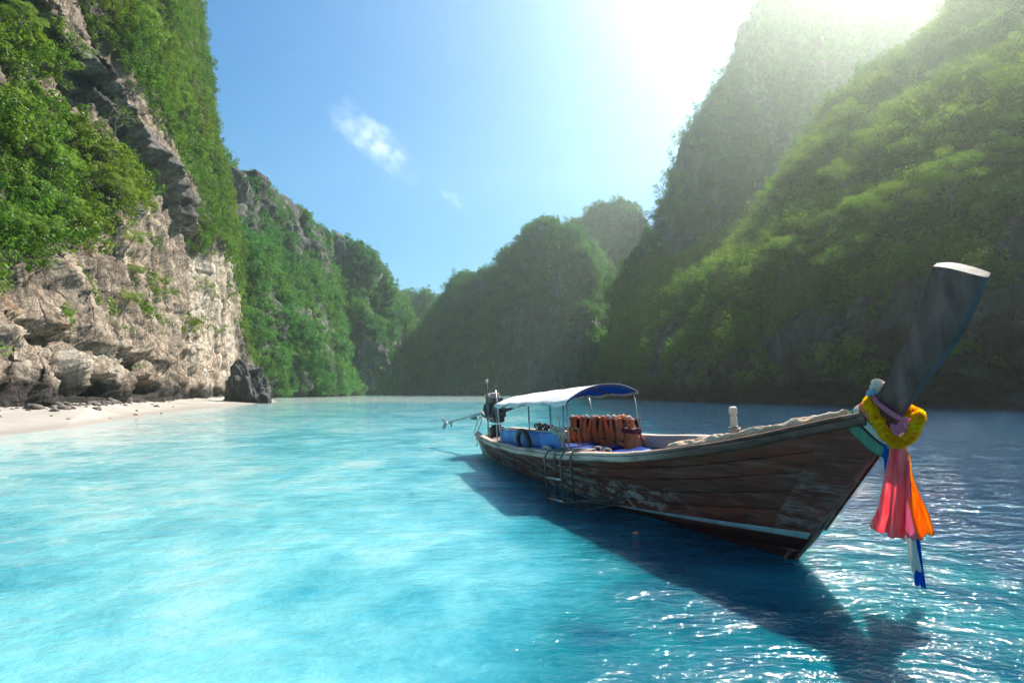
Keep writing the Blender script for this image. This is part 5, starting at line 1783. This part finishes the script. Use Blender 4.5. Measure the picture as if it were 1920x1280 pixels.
def hanging(name, label, cat, left, right, mat, l0, pleats, amp, seed, part='cloth', ny=34, nx=40, fold=0.0):
    """a hanging cloth: left and right edges are lists of photograph points measured at lateral offset l0"""
    def edge(pts):
        q = np.array([tuple(pix(x, y, l0)) for x, y in pts])
        d = np.concatenate([[0], np.cumsum(np.linalg.norm(np.diff(q, axis=0), axis=1))])
        t = np.linspace(0, d[-1], ny)
        R = np.stack([np.interp(t, d, q[:, k]) for k in range(3)], 1)
        for _ in range(3):
            R[1:-1] = (R[:-2] + 2 * R[1:-1] + R[2:]) / 4
        return R
    Lf, Rt = edge(left), edge(right)
    P = np.zeros((ny, nx, 3))
    for i in range(ny):
        b = i / (ny - 1)
        for j in range(nx):
            a = j / (nx - 1)
            p = Lf[i] * (1 - a) + Rt[i] * a
            ph = a * pleats * 2 * math.pi + 1.1 * math.sin(b * 2.2 + seed) + seed
            w = amp * (0.35 + 0.65 * b)
            lat = w * math.sin(ph) + 0.4 * w * math.sin(2.3 * ph + b * 3)
            dz = (0.012 * math.sin(a * 11 + seed) + 0.022 * float(perlin(np.array([a * 26 + seed, seed, 0.3]), 9))) * b ** 5
            P[i, j] = p + np.array([0.35 * w * math.cos(ph), lat - fold * math.sin(a * math.pi), dz])
    e = thing(name, label, cat, (0, 0, 0))
    MB().thick(P, 0.003).build(part, mat, e)
    return e
hanging('scarf', 'pink scarf hanging in folds from the garland on the prow', 'scarf', [(1672, 832), (1663, 870), (1656, 910), (1648, 950), (1632, 980)], [(1696, 834), (1701, 880), (1700, 930), (1699, 975), (1694, 1012)], PINK, 0.085, 2.2, 0.035, 0.4, fold=0.03)
hanging('scarf', 'rose lilac scarf showing below the pink one', 'scarf', [(1686, 860), (1684, 910), (1678, 955), (1666, 985), (1664, 1000)], [(1703, 862), (1705, 910), (1708, 955), (1716, 985), (1724, 1008)], ROSE, 0.055, 2.0, 0.03, 1.4)
hanging('scarf', 'bright orange scarf hanging beside the pink one', 'scarf', [(1696, 850), (1699, 890), (1702, 930), (1710, 975), (1722, 1012)], [(1704, 850), (1710, 890), (1727, 928), (1746, 962), (1757, 996)], ORANGE_SILK, 0.03, 1.6, 0.028, 2.2)
hanging('ribbon', 'white ribbon hanging lowest but one below the scarves', 'ribbon', [(1698, 990), (1701, 1025), (1705, 1050), (1709, 1076)], [(1714, 990), (1717, 1025), (1722, 1050), (1726, 1068)], WHITE_SILK, 0.045, 1.0, 0.010, 0.9)
hanging('ribbon', 'deep blue ribbon hanging lowest of all below the scarves', 'ribbon', [(1708, 980), (1710, 1030), (1712, 1070), (1714, 1098)], [(1724, 980), (1728, 1030), (1732, 1070), (1735, 1099)], BLUE_SILK, 0.012, 1.2, 0.010, 1.9)
hanging('ribbon', 'short blue ribbon end below the green wrap on the stem', 'ribbon', [(1648, 828), (1653, 845), (1656, 862), (1658, 878)], [(1662, 834), (1664, 848), (1664, 862), (1663, 876)], BLUE_SILK, 0.09, 0.8, 0.008, 0.2)
e = thing('ribbon_knot', 'pale blue and white ribbon knot on the back edge of the prow', 'ribbon', (10.315, 0.02, 1.545))
wad(81, (0.045, 0.05, 0.042), WHITE_SILK, 'knot', e, (0.0, 0, 0.02))
wad(82, (0.04, 0.05, 0.04), silk('silk_pale_blue', (0.35, 0.50, 0.68), (0.25, 0.38, 0.55), 0.2), 'knot', e, (-0.03, 0, -0.03))
kb = thing('knot', 'pink cloth knot tying the scarf at the front of the prow', 'knot', (10.515, 0.10, 1.265))
wad(83, (0.042, 0.04, 0.035), ROSE, 'bow', kb, (0, 0, 0))

# a speck of drifting debris on the water beside the boat
pw = at_water(1192, 1001)
e = link('float', rock_mesh(91, (0.030, 0.02, 0.02), 3, ORANGE_PALE, 0.4), None, None, label='small pale float drifting on the water beside the hull', category='float')
e.location = (pw[0], pw[1], 0.008)
